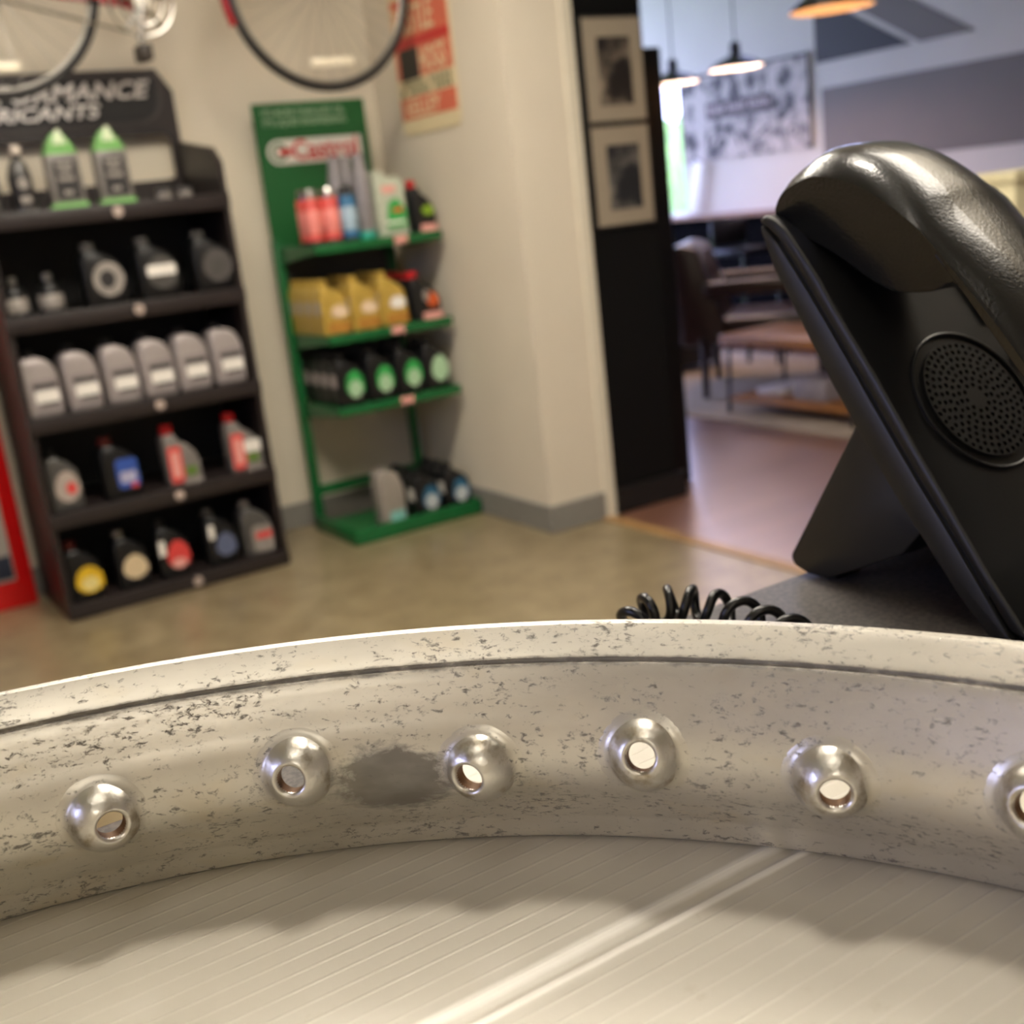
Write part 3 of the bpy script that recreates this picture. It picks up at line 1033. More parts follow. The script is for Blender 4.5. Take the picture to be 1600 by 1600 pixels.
lab_gr = mat('grey_label', '8d867f', .5, var=.2)
lab_wh = mat('white_label', 'e2ddd4', .5, var=.05)
lab_rd = mat('red_label', 'd0403c', .5, var=.1)
lab_bl = mat('blue_label', '2f4f9c', .5, var=.15)
lab_dk = mat('dark_label', '262424', .5, var=.15)
lab_ye = mat('yellow_label', 'd6ae1e', .5, var=.12)
lab_cr = mat('cream_label', 'cdb894', .5, var=.08)
lab_gn = mat('green_label', '2c9a48', .5, var=.1)
lab_pg = mat('pale_green_label', '9fbf9a', .5, var=.1)
lab_or = mat('orange_label', 'c2521e', .5, var=.15)
lab_pk = mat('pink_price_label', 'd99a90', .5, var=.08)
green_cap = mat('bright_green_plastic', '74ac60', .4, var=.08)
pale_cap = mat('pale_green_plastic', 'cfdcb8', .4, var=.08)
tint = mat('smoky_plastic', '4a4845', .3, var=.2)
FY = 3.955

# row 1 (top)
z = SH[0]
for i, x in enumerate((.665, .765)):
    t = thing('spray_bottle', ['black spray bottle half hidden at the left end of the top display shelf', 'dark spray bottle with bright nozzle left of the green capped bottles'][i], 'bottle', (x, FY, z), 'care sprays on the top display shelf')
    MB().lathe([(.030, 0), (.034, .004), (.034, .12), (.026, .15), (.014, .165), (.014, .175)], n=24).build('body', tint, t)
    MB().lathe([(.0345, .02), (.0352, .021), (.0352, .115), (.0345, .116)], n=24, cap=False).build('label', lab_dk, t)
    MB().prism(rrect(-.016, .016, .03, .05, .004), -.0375, -.033, 'y').build('label_print', lab_gr, t, 0)
    MB().prism(circle(0, .088, .017), -.0375, -.033, 'y').build('label_print', lab_gr, t, 0)
    MB().rbox(-.013, .013, -.03, .02, .175, .20, .004).build('nozzle', mat('bright_nozzle', 'cfc3b4', .3), t)
for i, x in enumerate((.895, 1.045)):
    t = thing('green_cap_bottle', ['clear bottle with pointed green cap on the top display shelf, left of the pair', 'clear bottle with pointed green cap beside the open header window'][i], 'bottle', (x, FY, z), 'green capped bottles')
    MB().prism([(-.052, 0), (.052, 0), (.05, .17), (-.05, .17)], -.03, .03, 'y', .008).build('body', grey_pl, t)
    MB().prism([(-.053, .165), (.053, .165), (.03, .205), (.01, .232), (-.006, .236), (-.028, .212)], -.031, .031, 'y', .006).build('cap', green_cap, t)
    MB().prism([(-.022, .195), (.024, .195), (.004, .240), (-.004, .240)], -.034, -.025, 'y', .002).build('cap_tip', pale_cap, t)
    MB().prism(rrect(-.035, .038, .03, .15, .006), -.0325, -.028, 'y').build('label', lab_dk, t, 0)
    for zz, a in ((.135, .025), (.115, .020), (.092, .026), (.05, .014)):
        MB().prism(rrect(-a, a, zz - .006, zz + .006, .003), -.0336, -.031, 'y').build('label_print', lab_gr, t, 0)
    MB().prism(rrect(-.055, .055, 0, .02, .006), -.0325, .028, 'y').build('green_foot', green_cap, t, 0)
for i, x in enumerate((1.165, 1.235)):
    t = thing('small_tin', ['small grey tin beside the second green capped bottle', 'small grey tin at the right of the top display shelf'][i], 'tin', (x + .04, FY + .02, z), 'small tins')
    MB().lathe([(.024, 0), (.025, .002), (.025, .03), (.022, .034)], n=20).build('body', lab_gr, t)
    MB().lathe([(.0255, .024), (.0255, .036), (.02, .038)], n=20).build('lid', tint, t)

# row 2
z = SH[1]
for i, x in enumerate((.675, .782)):
    t = thing('small_bottle', ['small black round bottle at the left end of the second display shelf', 'small black round bottle second from left on the second shelf'][i], 'bottle', (x, FY, z), 'small black bottles')
    MB().lathe([(.033, 0), (.037, .004), (.037, .07), (.03, .088), (.014, .096), (.014, .104)], n=24).build('body', black_pl, t)
    MB().lathe([(.016, .102), (.016, .122), (.012, .125)], n=18).build('cap', steel, t)
    MB().lathe([(.0375, .014), (.0382, .015), (.0382, .058), (.0375, .059)], n=24, cap=False).build('label', lab_gr, t)
for i, (x, lb, txt) in enumerate(((.950, lab_gr, 'black jug with grey round label in the middle of the second shelf'), (1.125, lab_wh, 'black jug with white band across its round label'),
                                  (1.312, tint, 'black jug with dim round label at the right end of the second shelf'))):
    L = [('ellipse', .08, .42, .38, .27, lab_gr if lb is not lab_wh else tint, 'label')]
    if lb is lab_wh:
        L.append(('rect', .06, .46, .36, .085, lab_wh, 'label_band'))
    else:
        L = [('ellipse', .08, .42, .38, .27, lab_gr if lb is lab_gr else mat('dim_label', '4c4846', .5, var=.15), 'label'), ('ellipse', .05, .42, .19, .14, lab_dk if lb is lab_gr else tint, 'label_band')]
    bottle('oil_jug', txt, 'black jugs with round labels', (x, FY, z), 'jug', .13, .09, .20, black_pl, tint, L)
# row 3: six silver jugs
z = SH[2]
o6 = ['leftmost', 'second from left', 'third from left', 'third from right', 'second from right', 'rightmost']
for i, x in enumerate((.693, .817, .942, 1.062, 1.182, 1.306)):
    bottle('silver_jug', 'silver oil jug with white label, %s of six on the third shelf' % o6[i], 'silver jugs on the third shelf', (x, FY, z), 'arch', .108, .10, .205, silver_pl, black_pl,
           [('rect', .06, .34, .40, .24, mat('silver_label', '8a8180', .45, var=.08), 'label'), ('rect', .06, .48, .34, .035, lab_dk, 'label_band'), ('rect', .08, .32, .34, .095, lab_wh, 'label_panel'), ('rect', .12, .205, .26, .028, lab_dk, 'label_band')], cap_h=.1)
# row 4
z = SH[3]
bottle('oil_jug', 'grey bottle with pale label and red spot, left end of the fourth shelf', 'mixed bottles on the fourth shelf', (.700, FY, z), 'jug', .098, .08, .20, tint, black_pl,
       [('drop', .05, .34, .40, .25, mat('dull_pale_label', 'a89a90', .5), 'label'), ('ellipse', .16, .36, .17, .1, lab_rd, 'label_spot')])
bottle('oil_jug', 'black bottle with blue label and dark red cap on the fourth shelf', 'mixed bottles on the fourth shelf', (.880, FY, z), 'jug', .118, .085, .205, black_pl, mat('dull_red_plastic', '5a1a16', .4),
       [('rect', .16, .40, .30, .24, lab_bl, 'label'), ('rect', .16, .34, .22, .09, mat('pale_blue_label', 'a9a6c0', .5), 'label_panel'), ('ellipse', .3, .19, .1, .04, lab_rd, 'label_spot')])
for i, x in enumerate((1.09, 1.312)):
    L = [('rect', -.24, .36, .20, .30, lab_rd, 'label'), ('rect', -.24, .36, .11, .22, lab_pk, 'label_panel'), ('rect', .18, .22, .16, .07, mat('leaf_green_label', '5a7a2a', .5), 'label_spot'),
         ('rect', .2, .05, .28, .04, lab_gr, 'label_foot')]
    if i:
        L.append(('rect', .2, .42, .26, .1, lab_wh, 'label_panel'))
    bottle('red_cap_bottle', ['grey bottle with wide red cap near the middle of the fourth shelf', 'grey and white bottle with red cap at the right end of the fourth shelf'][i], 'red capped bottles',
           (x, FY, z), 'slope', .115, .08, .205, grey_pl, red_pl, L, cap_h=.15)
# row 5
z = SH[4]
row5 = [(.700, black_pl, mat('dull_red_plastic', '5a1a16', .4), [('drop', .1, .30, .42, .22, lab_ye, 'label'), ('ellipse', .1, .28, .26, .12, mat('pale_yellow_label', 'e0cf86', .5), 'label_panel')], 'black bottle with yellow label at the left end of the bottom shelf'),
        (.858, black_pl, steel, [('drop', .05, .33, .38, .20, lab_cr, 'label')], 'black bottle with cream label on the bottom shelf'),
        (1.000, black_pl, black_pl, [('drop', .12, .34, .36, .24, lab_rd, 'label'), ('ellipse', .1, .24, .24, .09, lab_pk, 'label_panel'), ('rect', -.36, .55, .1, .13, lab_wh, 'label_side')], 'black bottle with red label in the middle of the bottom shelf'),
        (1.170, black_pl, tint, [('drop', .12, .32, .34, .2, mat('slate_blue_label', '565e78', .5), 'label'), ('rect', -.30, .62, .09, .12, lab_wh, 'label_side')], 'black bottle with slate blue label on the bottom shelf'),
        (1.305, tint, grey_pl, [('rect', .12, .30, .34, .24, lab_gr, 'label'), ('rect', .16, .36, .28, .06, lab_rd, 'label_band')], 'grey bottle with red stripe at the right end of the bottom shelf')]
for x, bd, cp_, L, txt in row5:
    bottle('oil_jug', txt, 'bottles on the bottom shelf', (x, FY, z), 'jug', .108, .085, .20, bd, cp_, L)

# ------------------------------------------------------------------ green oil rack
rx0, ry = 1.645, 3.87
rk = thing('oil_rack', 'green metal oil rack with sign board in the corner', 'rack', (rx0, ry, 0))
for x in (0, .462):
    MB().rbox(x, x + .035, .335, .365, .02, 1.12, .003).build('post', green_m, rk)
for z0, nm in ((.135, 'rear_rail'), (1.055, 'rear_rail')):
    MB().rbox(.035, .462, .340, .360, z0, z0 + .04, .003).build(nm, green_m, rk)
MB().box(.03, .47, .348, .356, .52, 1.055).build('back_panel', mat('dark_back_panel', '2a2a28', .6), rk, 0)
TZ = [1.086, .768, .506]
for z0 in TZ:
    MB().box(.03, .525, .02, .345, z0 - .006, z0).build('shelf_tray', green_m, rk, 0)
    MB().rbox(.03, .528, .012, .022, z0 - .028, z0 + .004, .002).build('shelf_lip', green_m, rk)
    for x in (.02, .524):
        MB().prism([(.012, z0 + .004), (.012, z0 - .024), (.345, z0 - .055), (.345, z0 + .004)], x, x + .008, 'x').build('side_bracket', green_m, rk, 0)
    for k, xx in enumerate({1.086: (.36, ), .768: (.30,), .506: (.30,)}[z0]):
        MB().box(xx - .026, xx + .026, .009, .0125, z0 - .024, z0 + .001).build('price_ticket', lab_pk, rk, 0)
# base tray
MB().box(.02, .555, .0, .345, .022, .030).build('base_tray', green_m, rk, 0)
MB().rbox(.02, .555, -.012, .004, 0, .058, .003).build('base_lip', green_m, rk)
for x in (0, .54):
    MB().rbox(x, x + .022, -.012, .365, 0, .058, .003).build('base_side', green_m, rk)
# sign
sg = plate('sign_board', [[(.012, 1.08), (.462, 1.08), (.462, 1.602), (.012, 1.602)]], .008, sign_green, rk, (0, .372, 0), FRONT)
lg = plate('logo_plate', [[(.42, .0), (.42, .088), (.11, .088)] + [(.08 + .044 * math.cos(math.radians(a)), .044 + .044 * math.sin(math.radians(a))) for a in range(90, 271, 15)] + [(.11, .0)]],
           .002, white_pr, rk, (.01, .366, 1.385), FRONT)
plate('logo_ring', [circle(0, 0, .033, 28), circle(0, 0, .021, 28)], .002, sign_green, rk, (.092, .3645, 1.429), FRONT)
plate('logo_bar', [[(0, -.011), (.05, -.011), (.05, .011), (0, .011)]], .002, red_pr, rk, (.092, .3635, 1.429), FRONT)
text('logo_lettering', 'Castrol', .098, red_pr, rk, (.142, .3638, 1.399), fat=.0022, sx=.92)
pale_sign = mat('pale_green_print', '8fa98a', .5)
text('sign_lettering', "IT'S MORE THAN JUST OIL.", .033, pale_sign, rk, (.045, .3665, 1.556), fat=.0006, sx=.86)
text('sign_lettering', "IT'S LIQUID ENGINEERING.", .033, pale_sign, rk, (.045, .3665, 1.522), fat=.0006, sx=.86)

# top tier of the rack
z = TZ[0]
red_can = mat('red_can_paint', 'd2514a', .35, var=.12, scale=60)
for i, (x, y) in enumerate(((1.708, 3.955), (1.722, 4.04), (1.785 - .012, 3.945))):
    can('aerosol_can', ['red aerosol can with silver cap at the left of the rack top', 'red aerosol can standing behind the first on the rack top', 'red aerosol can with white cap beside the blue can'][i], 'red aerosol cans', (x, y, z), .032, .195,
        red_can, chrome if i else steel, mat('light_red_label', 'e0837a', .4, var=.1))
can('aerosol_can', 'blue aerosol can with black cap on the rack top', None, (1.842, 3.945, z), .030, .195, mat('blue_can_paint', '2a6690', .35), black_pl, mat('pale_blue_band', '9db4c4', .4))
for i, (x, y) in enumerate(((1.852, 4.03), (1.912, 3.95), (1.905, 4.05))):
    t = thing('grey_tube', ['tall grey plastic tube behind the blue can', 'tall grey plastic tube beside the pale pouch', 'tall grey plastic tube at the back of the rack top'][i], 'tube', (x, y, z), 'grey tubes')
    MB().lathe([(.028, 0), (.030, .004), (.030, .22), (.022, .26), (.022, .295), (.018, .30)], n=24).build('body', mat('grey_tube_plastic', '8f8a8c', .3, metal=.2, var=.12), t)
    MB().lathe([(.0305, .001), (.031, .002), (.031, .03), (.0305, .031)], n=24, cap=False).build('foot_band', mat('teal_band', '2a9a86', .4), t)
t = thing('oil_pouch', 'pale pouch printed green with red mark on the rack top', 'pouch', (2.01, 3.955, z))
MB().prism([(-.062, 0), (.062, 0), (.058, .19), (.035, .215), (.012, .20), (-.02, .225), (-.058, .235)], -.03, .03, 'y', .008).build('body', mat('pale_pouch_film', 'aeb3a0', .35, var=.12), t)
MB().prism([(-.03, .03), (.05, .03), (.055, .09), (.02, .135), (-.015, .12)], -.0325, -.028, 'y').build('green_print', lab_gn, t, 0)
MB().prism(rrect(-.036, .02, .155, .18, .006), -.0325, -.028, 'y').build('red_print', lab_pk, t, 0)
MB().prism(rrect(.0, .04, .085, .10, .004), -.0336, -.028, 'y').build('red_print', lab_or, t, 0)
MB().prism(rrect(-.03, .045, .045, .055, .003), -.0336, -.028, 'y').build('pale_print', lab_wh, t, 0)
bottle('oil_bottle', 'black bottle with red cap and green mark at the right of the rack top', 'red capped rack bottles', (2.135, 3.955, z), 'slope', .095, .08, .19, black_pl, red_pl,
       [('ellipse', .15, .42, .26, .10, mat('lime_label', '7a9a22', .5), 'label'), ('rect', .12, .09, .36, .07, lab_pk, 'label_ticket')], cap_h=.14)
# second tier: gold bottles
z = TZ[1]
COLN = ['left', 'middle', 'right']
ORD = ['front', 'second from the front', 'third from the front', 'fourth from the front']
for c_, x in enumerate((1.722, 1.840, 1.957)):
    for k in range(4 if c_ == 0 else 3):
        L = [('drop', .14, .40, .30, .11, lab_wh if c_ == 2 else mat('pale_gold_label', 'd8bfa0', .5), 'label'), ('rect', .06, .14, .40, .10, mat('amber_label', 'a8752c', .5), 'label_foot')]
        bottle('gold_bottle', 'gold oil bottle in the %s column on the rack, %s' % (COLN[c_], ORD[k]), 'gold oil bottles', (x + .001 * k, 3.945 + .082 * k, z), 'jug', .108, .074, .20, gold_pl, gold_pl, L, side=mat('silver_side_label', 'a9a298', .4))
for k in range(3):
    bottle('oil_bottle', 'black bottle with red cap and orange label beside the gold ones, ' + ORD[k], 'black red capped bottles on the gold tier', (2.095, 3.95 + .085 * k, z), 'slope', .12, .078, .185, black_pl, red_pl,
           [('ellipse', .2, .40, .20, .15, lab_or, 'label'), ('ellipse', -.02, .5, .1, .12, lab_gr, 'label_side'), ('rect', .16, .09, .34, .07, lab_pk, 'label_ticket')], cap_h=.13)
# third tier: black with green labels
z = TZ[2]
CN4 = ['leftmost', 'second', 'third', 'rightmost']
for c_, x in enumerate((1.742, 1.866, 1.985, 2.100)):
    for k in range(4 if c_ == 0 else 2):
        L = [('drop', .12, .36, .33, .24, lab_gn if c_ != 3 else lab_pg, 'label'), ('ellipse', .12, .32, .25, .17, lab_pg, 'label_panel')]
        bottle('green_label_bottle', 'black bottle with green label in the %s column of the rack, %s' % (CN4[c_], ORD[k]), 'black bottles with green labels', (x, 3.945 + .08 * k, z), 'jug', .108, .074, .195, black_pl, black_pl, L,
               side=mat('mauve_side_label', 'b3a6a2', .4) if c_ == 0 else None)
# base tray bottles
z = .030
bottle('grey_bottle', 'clear grey bottle standing in the green base tray', None, (1.832, 3.925, z), 'arch', .100, .08, .235, mat('clear_grey_plastic', '8d857c', .3, var=.08), grey_pl,
       [('rect', .1, .16, .30, .09, mat('teal_label', '7ab5ad', .5), 'label')], cap_h=.03)
for c_, x in enumerate((1.985, 2.118)):
    for k in range(3):
        L = [('drop', .1, .36, .34, .24, mat('deep_blue_label', '235a78', .5), 'label'), ('ellipse', .1, .32, .25, .16, mat('ice_label', 'b0b6b8', .5), 'label_panel')]
        bottle('blue_label_bottle', 'black bottle with blue label in the %s base tray column, %s' % (['left', 'right'][c_], ORD[k]), 'black bottles with blue labels', (x, 3.93 + .082 * k, z), 'jug', .110, .074, .185, black_pl, black_pl, L, side=lab_wh)

# ------------------------------------------------------------------ red cabinet at the left edge
t = thing('red_cabinet', 'bright red cabinet with grey picture panel at the left edge', 'cabinet', (.585, 4.215, 0))
MB().rbox(-.75, 0, 0, .10, 0, 1.5, .006).build('carcass', mat('red_enamel', 'c4090d', .35, var=.06, scale=6), t)
MB().rbox(-.68, -.055, -.004, .004, .10, 1.1, .003).build('picture_panel', print_material('faded_picture', 'a9a198', '5a6f86', 6, .35, .75, 2), t)
MB().rbox(-.42, -.06, -.008, 0, .11, .19, .003).build('dark_print', mat('navy_print', '222838', .5, var=.3, scale=12), t)

# ------------------------------------------------------------------ tin sign on the right wall
ts = thing('tin_sign', 'red and cream printed tin sign on the wall behind the bicycle wheel', 'sign', (2.205, 3.90, 1.44))
plate('sign_plate', [rrect(-.215, .215, 0, .66, .035)], .003, cream_pr, ts, (-.004, 0, 0), LEFTW)


def band_(y0, y1, z0, z1, m, nm, dx=.0062):
    plate(nm, [[(y0, z0), (y1, z0), (y1, z1), (y0, z1)]], .001, m, ts, (-dx, 0, 0), LEFTW)


orange_pr = mat('faded_red_print', 'cf6a50', .55, var=.1)
band_(-.205, .205, .055, .130, orange_pr, 'red_band')
band_(-.205, .205, .245 - .05, .370 - .05 + .05, red_pr, 'red_band') if False else band_(-.205, .205, .195, .305, orange_pr, 'red_band')
band_(-.205, .205, .300, .330, red_pr, 'red_band', .0068)
band_(-.205, .205, .330, .470, orange_pr, 'red_band')
band_(-.175, -.035, .190, .298, mat('black_print', '1c1a17', .5), 'black_square', .0070)
band_(-.205, .205, .500, .58, dkgreen_pr, 'green_band')
text('sign_lettering', 'BRISTLE', .135, cream_pr, ts, (-.0072, .205, .345), LEFTW, sx=.66, fat=.001)
text('sign_lettering', 'HOGS', .115, cream_pr, ts, (-.0075, .030, .208), LEFTW, sx=.62, fat=.001)
text('sign_lettering', 'KELLEY', .075, cream_pr, ts, (-.0072, .17, .066), LEFTW, sx=1.05, fat=.001)
for row, (z0, hh) in enumerate(((.166, .018), (.137, .022))):
    for k in range(12):
        if (k * 7 + row * 5) % 6:
            band_(-.19 + k * .032, -.19 + k * .032 + .02, z0, z0 + hh, dkgreen_pr, 'small_print', .0066)

# ------------------------------------------------------------------ bicycle hung in front of the wall
BY = 3.90
bk = thing('bicycle', 'red road bicycle hung sideways high above the oil shelves', 'bicycle', (1.3, BY, 1.6))
O = Vector((1.3, BY, 1.6))
red_fr = mat('red_frame_paint', 'a8161a', .28, var=.06, coat=.4)


def L3(x, z, y=0):
    return (x - O.x, y, z - O.z)


RW, FW, BB = (.760, 1.955), (1.832, 1.930), (1.205, 1.880)


def wheel(cx, cz, refl):
    w = MB()
    pts = [L3(cx + .308 * math.cos(a), cz + .308 * math.sin(a)) for a in [2 * PI * i / 72 for i in range(72)]]
    w.tube(pts, .0065, 8, True)
    wo = w.build('wheel', steel, bk, 60)
    MB().tube([L3(cx + .324 * math.cos(a), cz + .324 * math.sin(a)) for a in [2 * PI * i / 72 for i in range(72)]], .0135, 10, True).build('tyre', rubber, wo, 60)
    sp_ = MB()
    for i in range(32):
        a = 2 * PI * i / 32
        s = 1 if i % 2 else -1
        sp_.cyl(L3(cx + .02 * math.cos(a + s * 1.2), cz + .02 * math.sin(a + s * 1.2), s * .03), L3(cx + .305 * math.cos(a), cz + .305 * math.sin(a)), .001, n=4)
    sp_.build('spokes', steel, wo)
    MB().cyl(L3(cx, cz, -.05), L3(cx, cz, .05), .018, n=16).build('hub', chrome, wo)
    for a in refl:
        c = Vector(L3(cx + .245 * math.cos(a), cz + .245 * math.sin(a), -.012))
        MB().rbox(c.x - .04, c.x + .04, c.y - .006, c.y + .006, c.z - .014, c.z + .014, .004).build('wheel_reflector', mat('cream_reflector', 'e6dcc4', .3, var=.05), wo)
    return wo


wheel(*RW, (math.radians(275),))
wheel(*FW, (math.radians(262), math.radians(281)))
HT, HTb, SEAT = (1.690, 2.44), (1.718, 2.32), (1.05, 2.40)
f = MB()
f.tube([L3(*BB), L3(*SEAT)], .015, 12).tube([L3(SEAT[0] + .005, SEAT[1] - .02), L3(*HT)], .014, 12).tube([L3(*BB), L3(*HTb)], .016, 12)
f.tube([L3(*HT), L3(HTb[0] + .004, HTb[1] - .02)], .018, 12)
for s in (-1, 1):
    f.tube([L3(*BB, s * .02), L3(*RW, s * .06)], .0095, 10).tube([L3(SEAT[0], SEAT[1] - .03, s * .02), L3(*RW, s * .06)], .0075, 10)
f.cyl(L3(*BB, -.035), L3(*BB, .035), .02, n=16)
f.build('frame', red_fr, bk)
f = MB()
for s in (-1, 1):
    f.tube([L3(HTb[0] + .01, HTb[1] - .03, s * .03), L3(FW[0] - .03, 2.02, s * .055), L3(*FW, s * .055)], .0095, 10)
f.cyl(L3(HTb[0] + .01, HTb[1] - .03, -.035), L3(HTb[0] + .01, HTb[1] - .03, .035), .014, n=12)
f.build('fork', red_fr, bk)
fd = MB()
rr_ = []
for i in range(25):
    a = math.radians(200 - i * 6.5)
    ring = []
    for k in range(7):
        b = math.radians(-75 + 150 * k / 6)
        rad_ = .338 + .016 * math.cos(b)
        ring.append(L3(FW[0] + rad_ * math.cos(a), FW[1] + rad_ * math.sin(a), .022 * math.sin(b)))
    for k in range(6, -1, -1):
        b = math.radians(-75 + 150 * k / 6)
        rad_ = .336 + .016 * math.cos(b)
        ring.append(L3(FW[0] + rad_ * math.cos(a), FW[1] + rad_ * math.sin(a), .021 * math.sin(b)))
    rr_.append(ring)
fd.rings(rr_).build('mudguard', red_fr, bk, 60)
# crankset
cs = MB()
cs.tube([L3(BB[0] + .098 * math.cos(a), BB[1] + .098 * math.sin(a), -.045) for a in [2 * PI * i / 48 for i in range(48)]], .0055, 6, True)
cs.tube([L3(BB[0] + .066 * math.cos(a), BB[1] + .066 * math.sin(a), -.045) for a in [2 * PI * i / 40 for i in range(40)]], .005, 6, True)
for i in range(5):
    a = 2 * PI * i / 5 + .3
    cs.cyl(L3(*BB, -.048), L3(BB[0] + .096 * math.cos(a), BB[1] + .096 * math.sin(a), -.045), .009, .006, 8)
cs.cyl(L3(*BB, -.06), L3(*BB, -.03), .026, n=20)
cs.build('chainring', chrome, bk)
for s, a in ((-1, math.radians(256)), (1, math.radians(76))):
    e = (BB[0] + .15 * math.cos(a), BB[1] + .15 * math.sin(a))
    ca = MB().tube([L3(*BB, s * .062), L3(*e, s * .075)], [.012, .009], 10).build('crank_arm', chrome, bk)
    MB().rbox(*[v for p in ((e[0] - O.x - .018, e[0] - O.x + .018), (s * .10 - .04, s * .10 + .04), (e[1] - O.z - .035, e[1] - O.z + .012)) for v in p], .004).build('pedal', mat('old_pedal', '2b221a', .5), ca)
ch = MB()
ch.tube([L3(BB[0], BB[1] + .1, -.045), L3(RW[0], RW[1] + .04, -.045)], .004, 6).tube([L3(BB[0], BB[1] - .1, -.045), L3(RW[0] + .02, RW[1] - .06, -.045)], .004, 6)
ch.build('chain', mat('dull_chain', '77705f', .45, metal=.6), bk)
MB().lathe([(.045, -.006), (.045, .006)], L3(*RW, -.045), (0, 1, 0), 24).build('sprocket', steel, bk)
MB().tube([L3(RW[0] + .02, RW[1] - .02, -.045), L3(RW[0] + .02, RW[1] - .09, -.045)], .012, 8).build('derailleur', steel, bk)
MB().tube([L3(*SEAT), L3(SEAT[0] - .03, SEAT[1] + .12)], .013, 10).build('seat_post', chrome, bk)
sx_, sz_ = SEAT[0] - .03, SEAT[1] + .13
MB().prism([(sx_ - O.x - .12, sz_ - O.z + .02), (sx_ - O.x - .11, sz_ - O.z - .02), (sx_ - O.x, sz_ - O.z - .015), (sx_ - O.x + .14, sz_ - O.z - .005), (sx_ - O.x + .14, sz_ - O.z + .015), (sx_ - O.x, sz_ - O.z + .012)], -.05, .05, 'y', .01).build('saddle', rubber, bk)
MB().tube([L3(1.69, 2.44), L3(1.685, 2.50), L3(1.75, 2.52), L3(1.75, 2.52, -.2), L3(1.82, 2.50, -.21), L3(1.85, 2.43, -.21), L3(1.78, 2.38, -.21)], .012, 10).build('handlebar', chrome, bk)
MB().tube([L3(1.75, 2.52), L3(1.75, 2.52, .2), L3(1.82, 2.50, .21), L3(1.85, 2.43, .21), L3(1.78, 2.38, .21)], .012, 10).build('handlebar', chrome, bk)
for x, zz in ((1.10, 2.42), (1.64, 2.45)):
    MB().cyl(L3(x, zz), L3(x, CEIL_A), .0015, n=6).build('hanging_wire', steel, bk)

# ------------------------------------------------------------------ photographs on the black wall
for i, (z0, z1) in enumerate(((1.386, 1.728), (1.037, 1.375))):
    t = thing('framed_photo', ['upper framed black and white photograph on the black wall', 'lower framed black and white photograph on the black wall'][i], 'picture', (2.645, 3.39, z0), 'framed photographs')
    hh = z1 - z0
    MB().rbox(-.132, .132, -.016, 0, -.004, hh + .004, .002).build('frame', mat('dark_frame', '15130f', .4), t)
    MB().box(-.124, .124, -.0175, -.012, .004, hh - .004).build('mount', mat('photo_mount', '948876', .6, var=.03), t, 0)
    MB().box(-.070 + .004 * i, .072 + .004 * i, -.019, -.012, .055, hh - .065).build('print', print_material('old_photograph_%d' % i, '8a7c6c' if i == 0 else '77736c', '150f0c' if i == 0 else '15171c', 11, .72, 1.12, 4), t, 0)

# ------------------------------------------------------------------ lounge: far wall paint, banner, ledge
def far_plate(nm, pts, m, x=5.797, kind='structure'):
    o = MB().prism(pts, x - .002, x + .002, 'x').build(nm, m, smooth=0)
    o['kind'] = kind
    return o


far_plate('wall_paint_grey', [(5.36, 1.16), (-2.0, 1.16), (-2.0, 1.612), (5.36, 1.612)], grey_paint)
far_plate('wall_paint_charcoal', [(5.40, 1.765), (4.68, 1.765), (5.40, 2.16)], dark_paint)
far_plate('wall_paint_diagonal', [(4.62, 1.765), (4.26, 1.765), (5.0, 2.19), (5.0, 2.6), (4.95, 2.6), (5.36, 2.16)][:3] + [(5.36, 2.19)], grey_paint)
far_plate('wall_paint_charcoal', [(4.06, 1.89), (3.2, 1.80), (3.2, 2.3), (4.06, 1.93)], dark_paint)
struct('wall_dado', MB().box(5.76, 5.8, -2.6, 7.8, 0, .885), mat('dark_dado', '0b0c10', .9, var=.1, spec=.02))
struct('trim_3', MB().rbox(5.70, 5.8, -2.6, 7.8, .885, .915, .004), wood_material('ledge_wood', '6a4630', '9a6c4c', .35, 1, 8), 'narrow wooden ledge along the lounge wall')
t = thing('wall_banner', 'black and white printed banner of workshop drawings on the lounge wall', 'banner', (5.795, 6.055, 1.275))
banner_m = print_material('banner_print', 'cfc6c6', '4a464c', 11, .62, .82, 4)
MB().box(-.012, -.006, -.61, .61, 0, .57).build('sheet', banner_m, t, 0)
edge_m = mat('banner_edge', '3a383d', .6)
for y0, y1, z0, z1 in ((-.61, .61, .555, .57), (-.61, -.60, 0, .57), (.60, .61, 0, .57)):
    MB().box(-.015, -.011, y0, y1, z0, z1).build('border', edge_m, t, 0)
MB().box(-.016, -.011, -.29, .34, .265, .375).build('title_panel', mat('banner_title', '574c52', .6), t, 0)
for k in range(18):
    if k not in (5, 11):
        MB().box(-.018, -.0155, .32 - k * .033 - .024, .32 - k * .033, .305, .355 - .01 * (k % 3)).build('title_glyph', mat('banner_glyph', 'c9b8bb', .6), t, 0)
for k in range(22):
    a, b = random.uniform(-.53, .53), random.uniform(.08, .5)
    if -.3 < a < .48 and .2 < b < .42:
        continue
    r_ = random.uniform(.02, .055)
    dk = mat('banner_ink', '4d474e', .6)
    if k % 2:
        plate('drawn_ring', [circle(0, 0, r_, 20), circle(0, 0, r_ * .62, 20)], .001, dk, t, (-.0135, a, b), LEFTW)
    else:
        q = random.uniform(-.6, .6)
        o = MB().box(-.0145, -.0125, -r_ * 1.6, r_ * 1.6, -.009, .009).build('drawn_tool', dk, t, 0)
        o.location = (0, a, b)
        o.rotation_euler = (q + (PI / 2 if k % 3 else 0), 0, 0)
t = MB().rbox(-.006, .006, -.05, .05, 0, .36, .003).build('leaning_sheet', mat('bright_white_card', 'f8f8f8', .3, var=.02), loc=(5.745, 6.56, .932), rot=(.28, 0, 0))
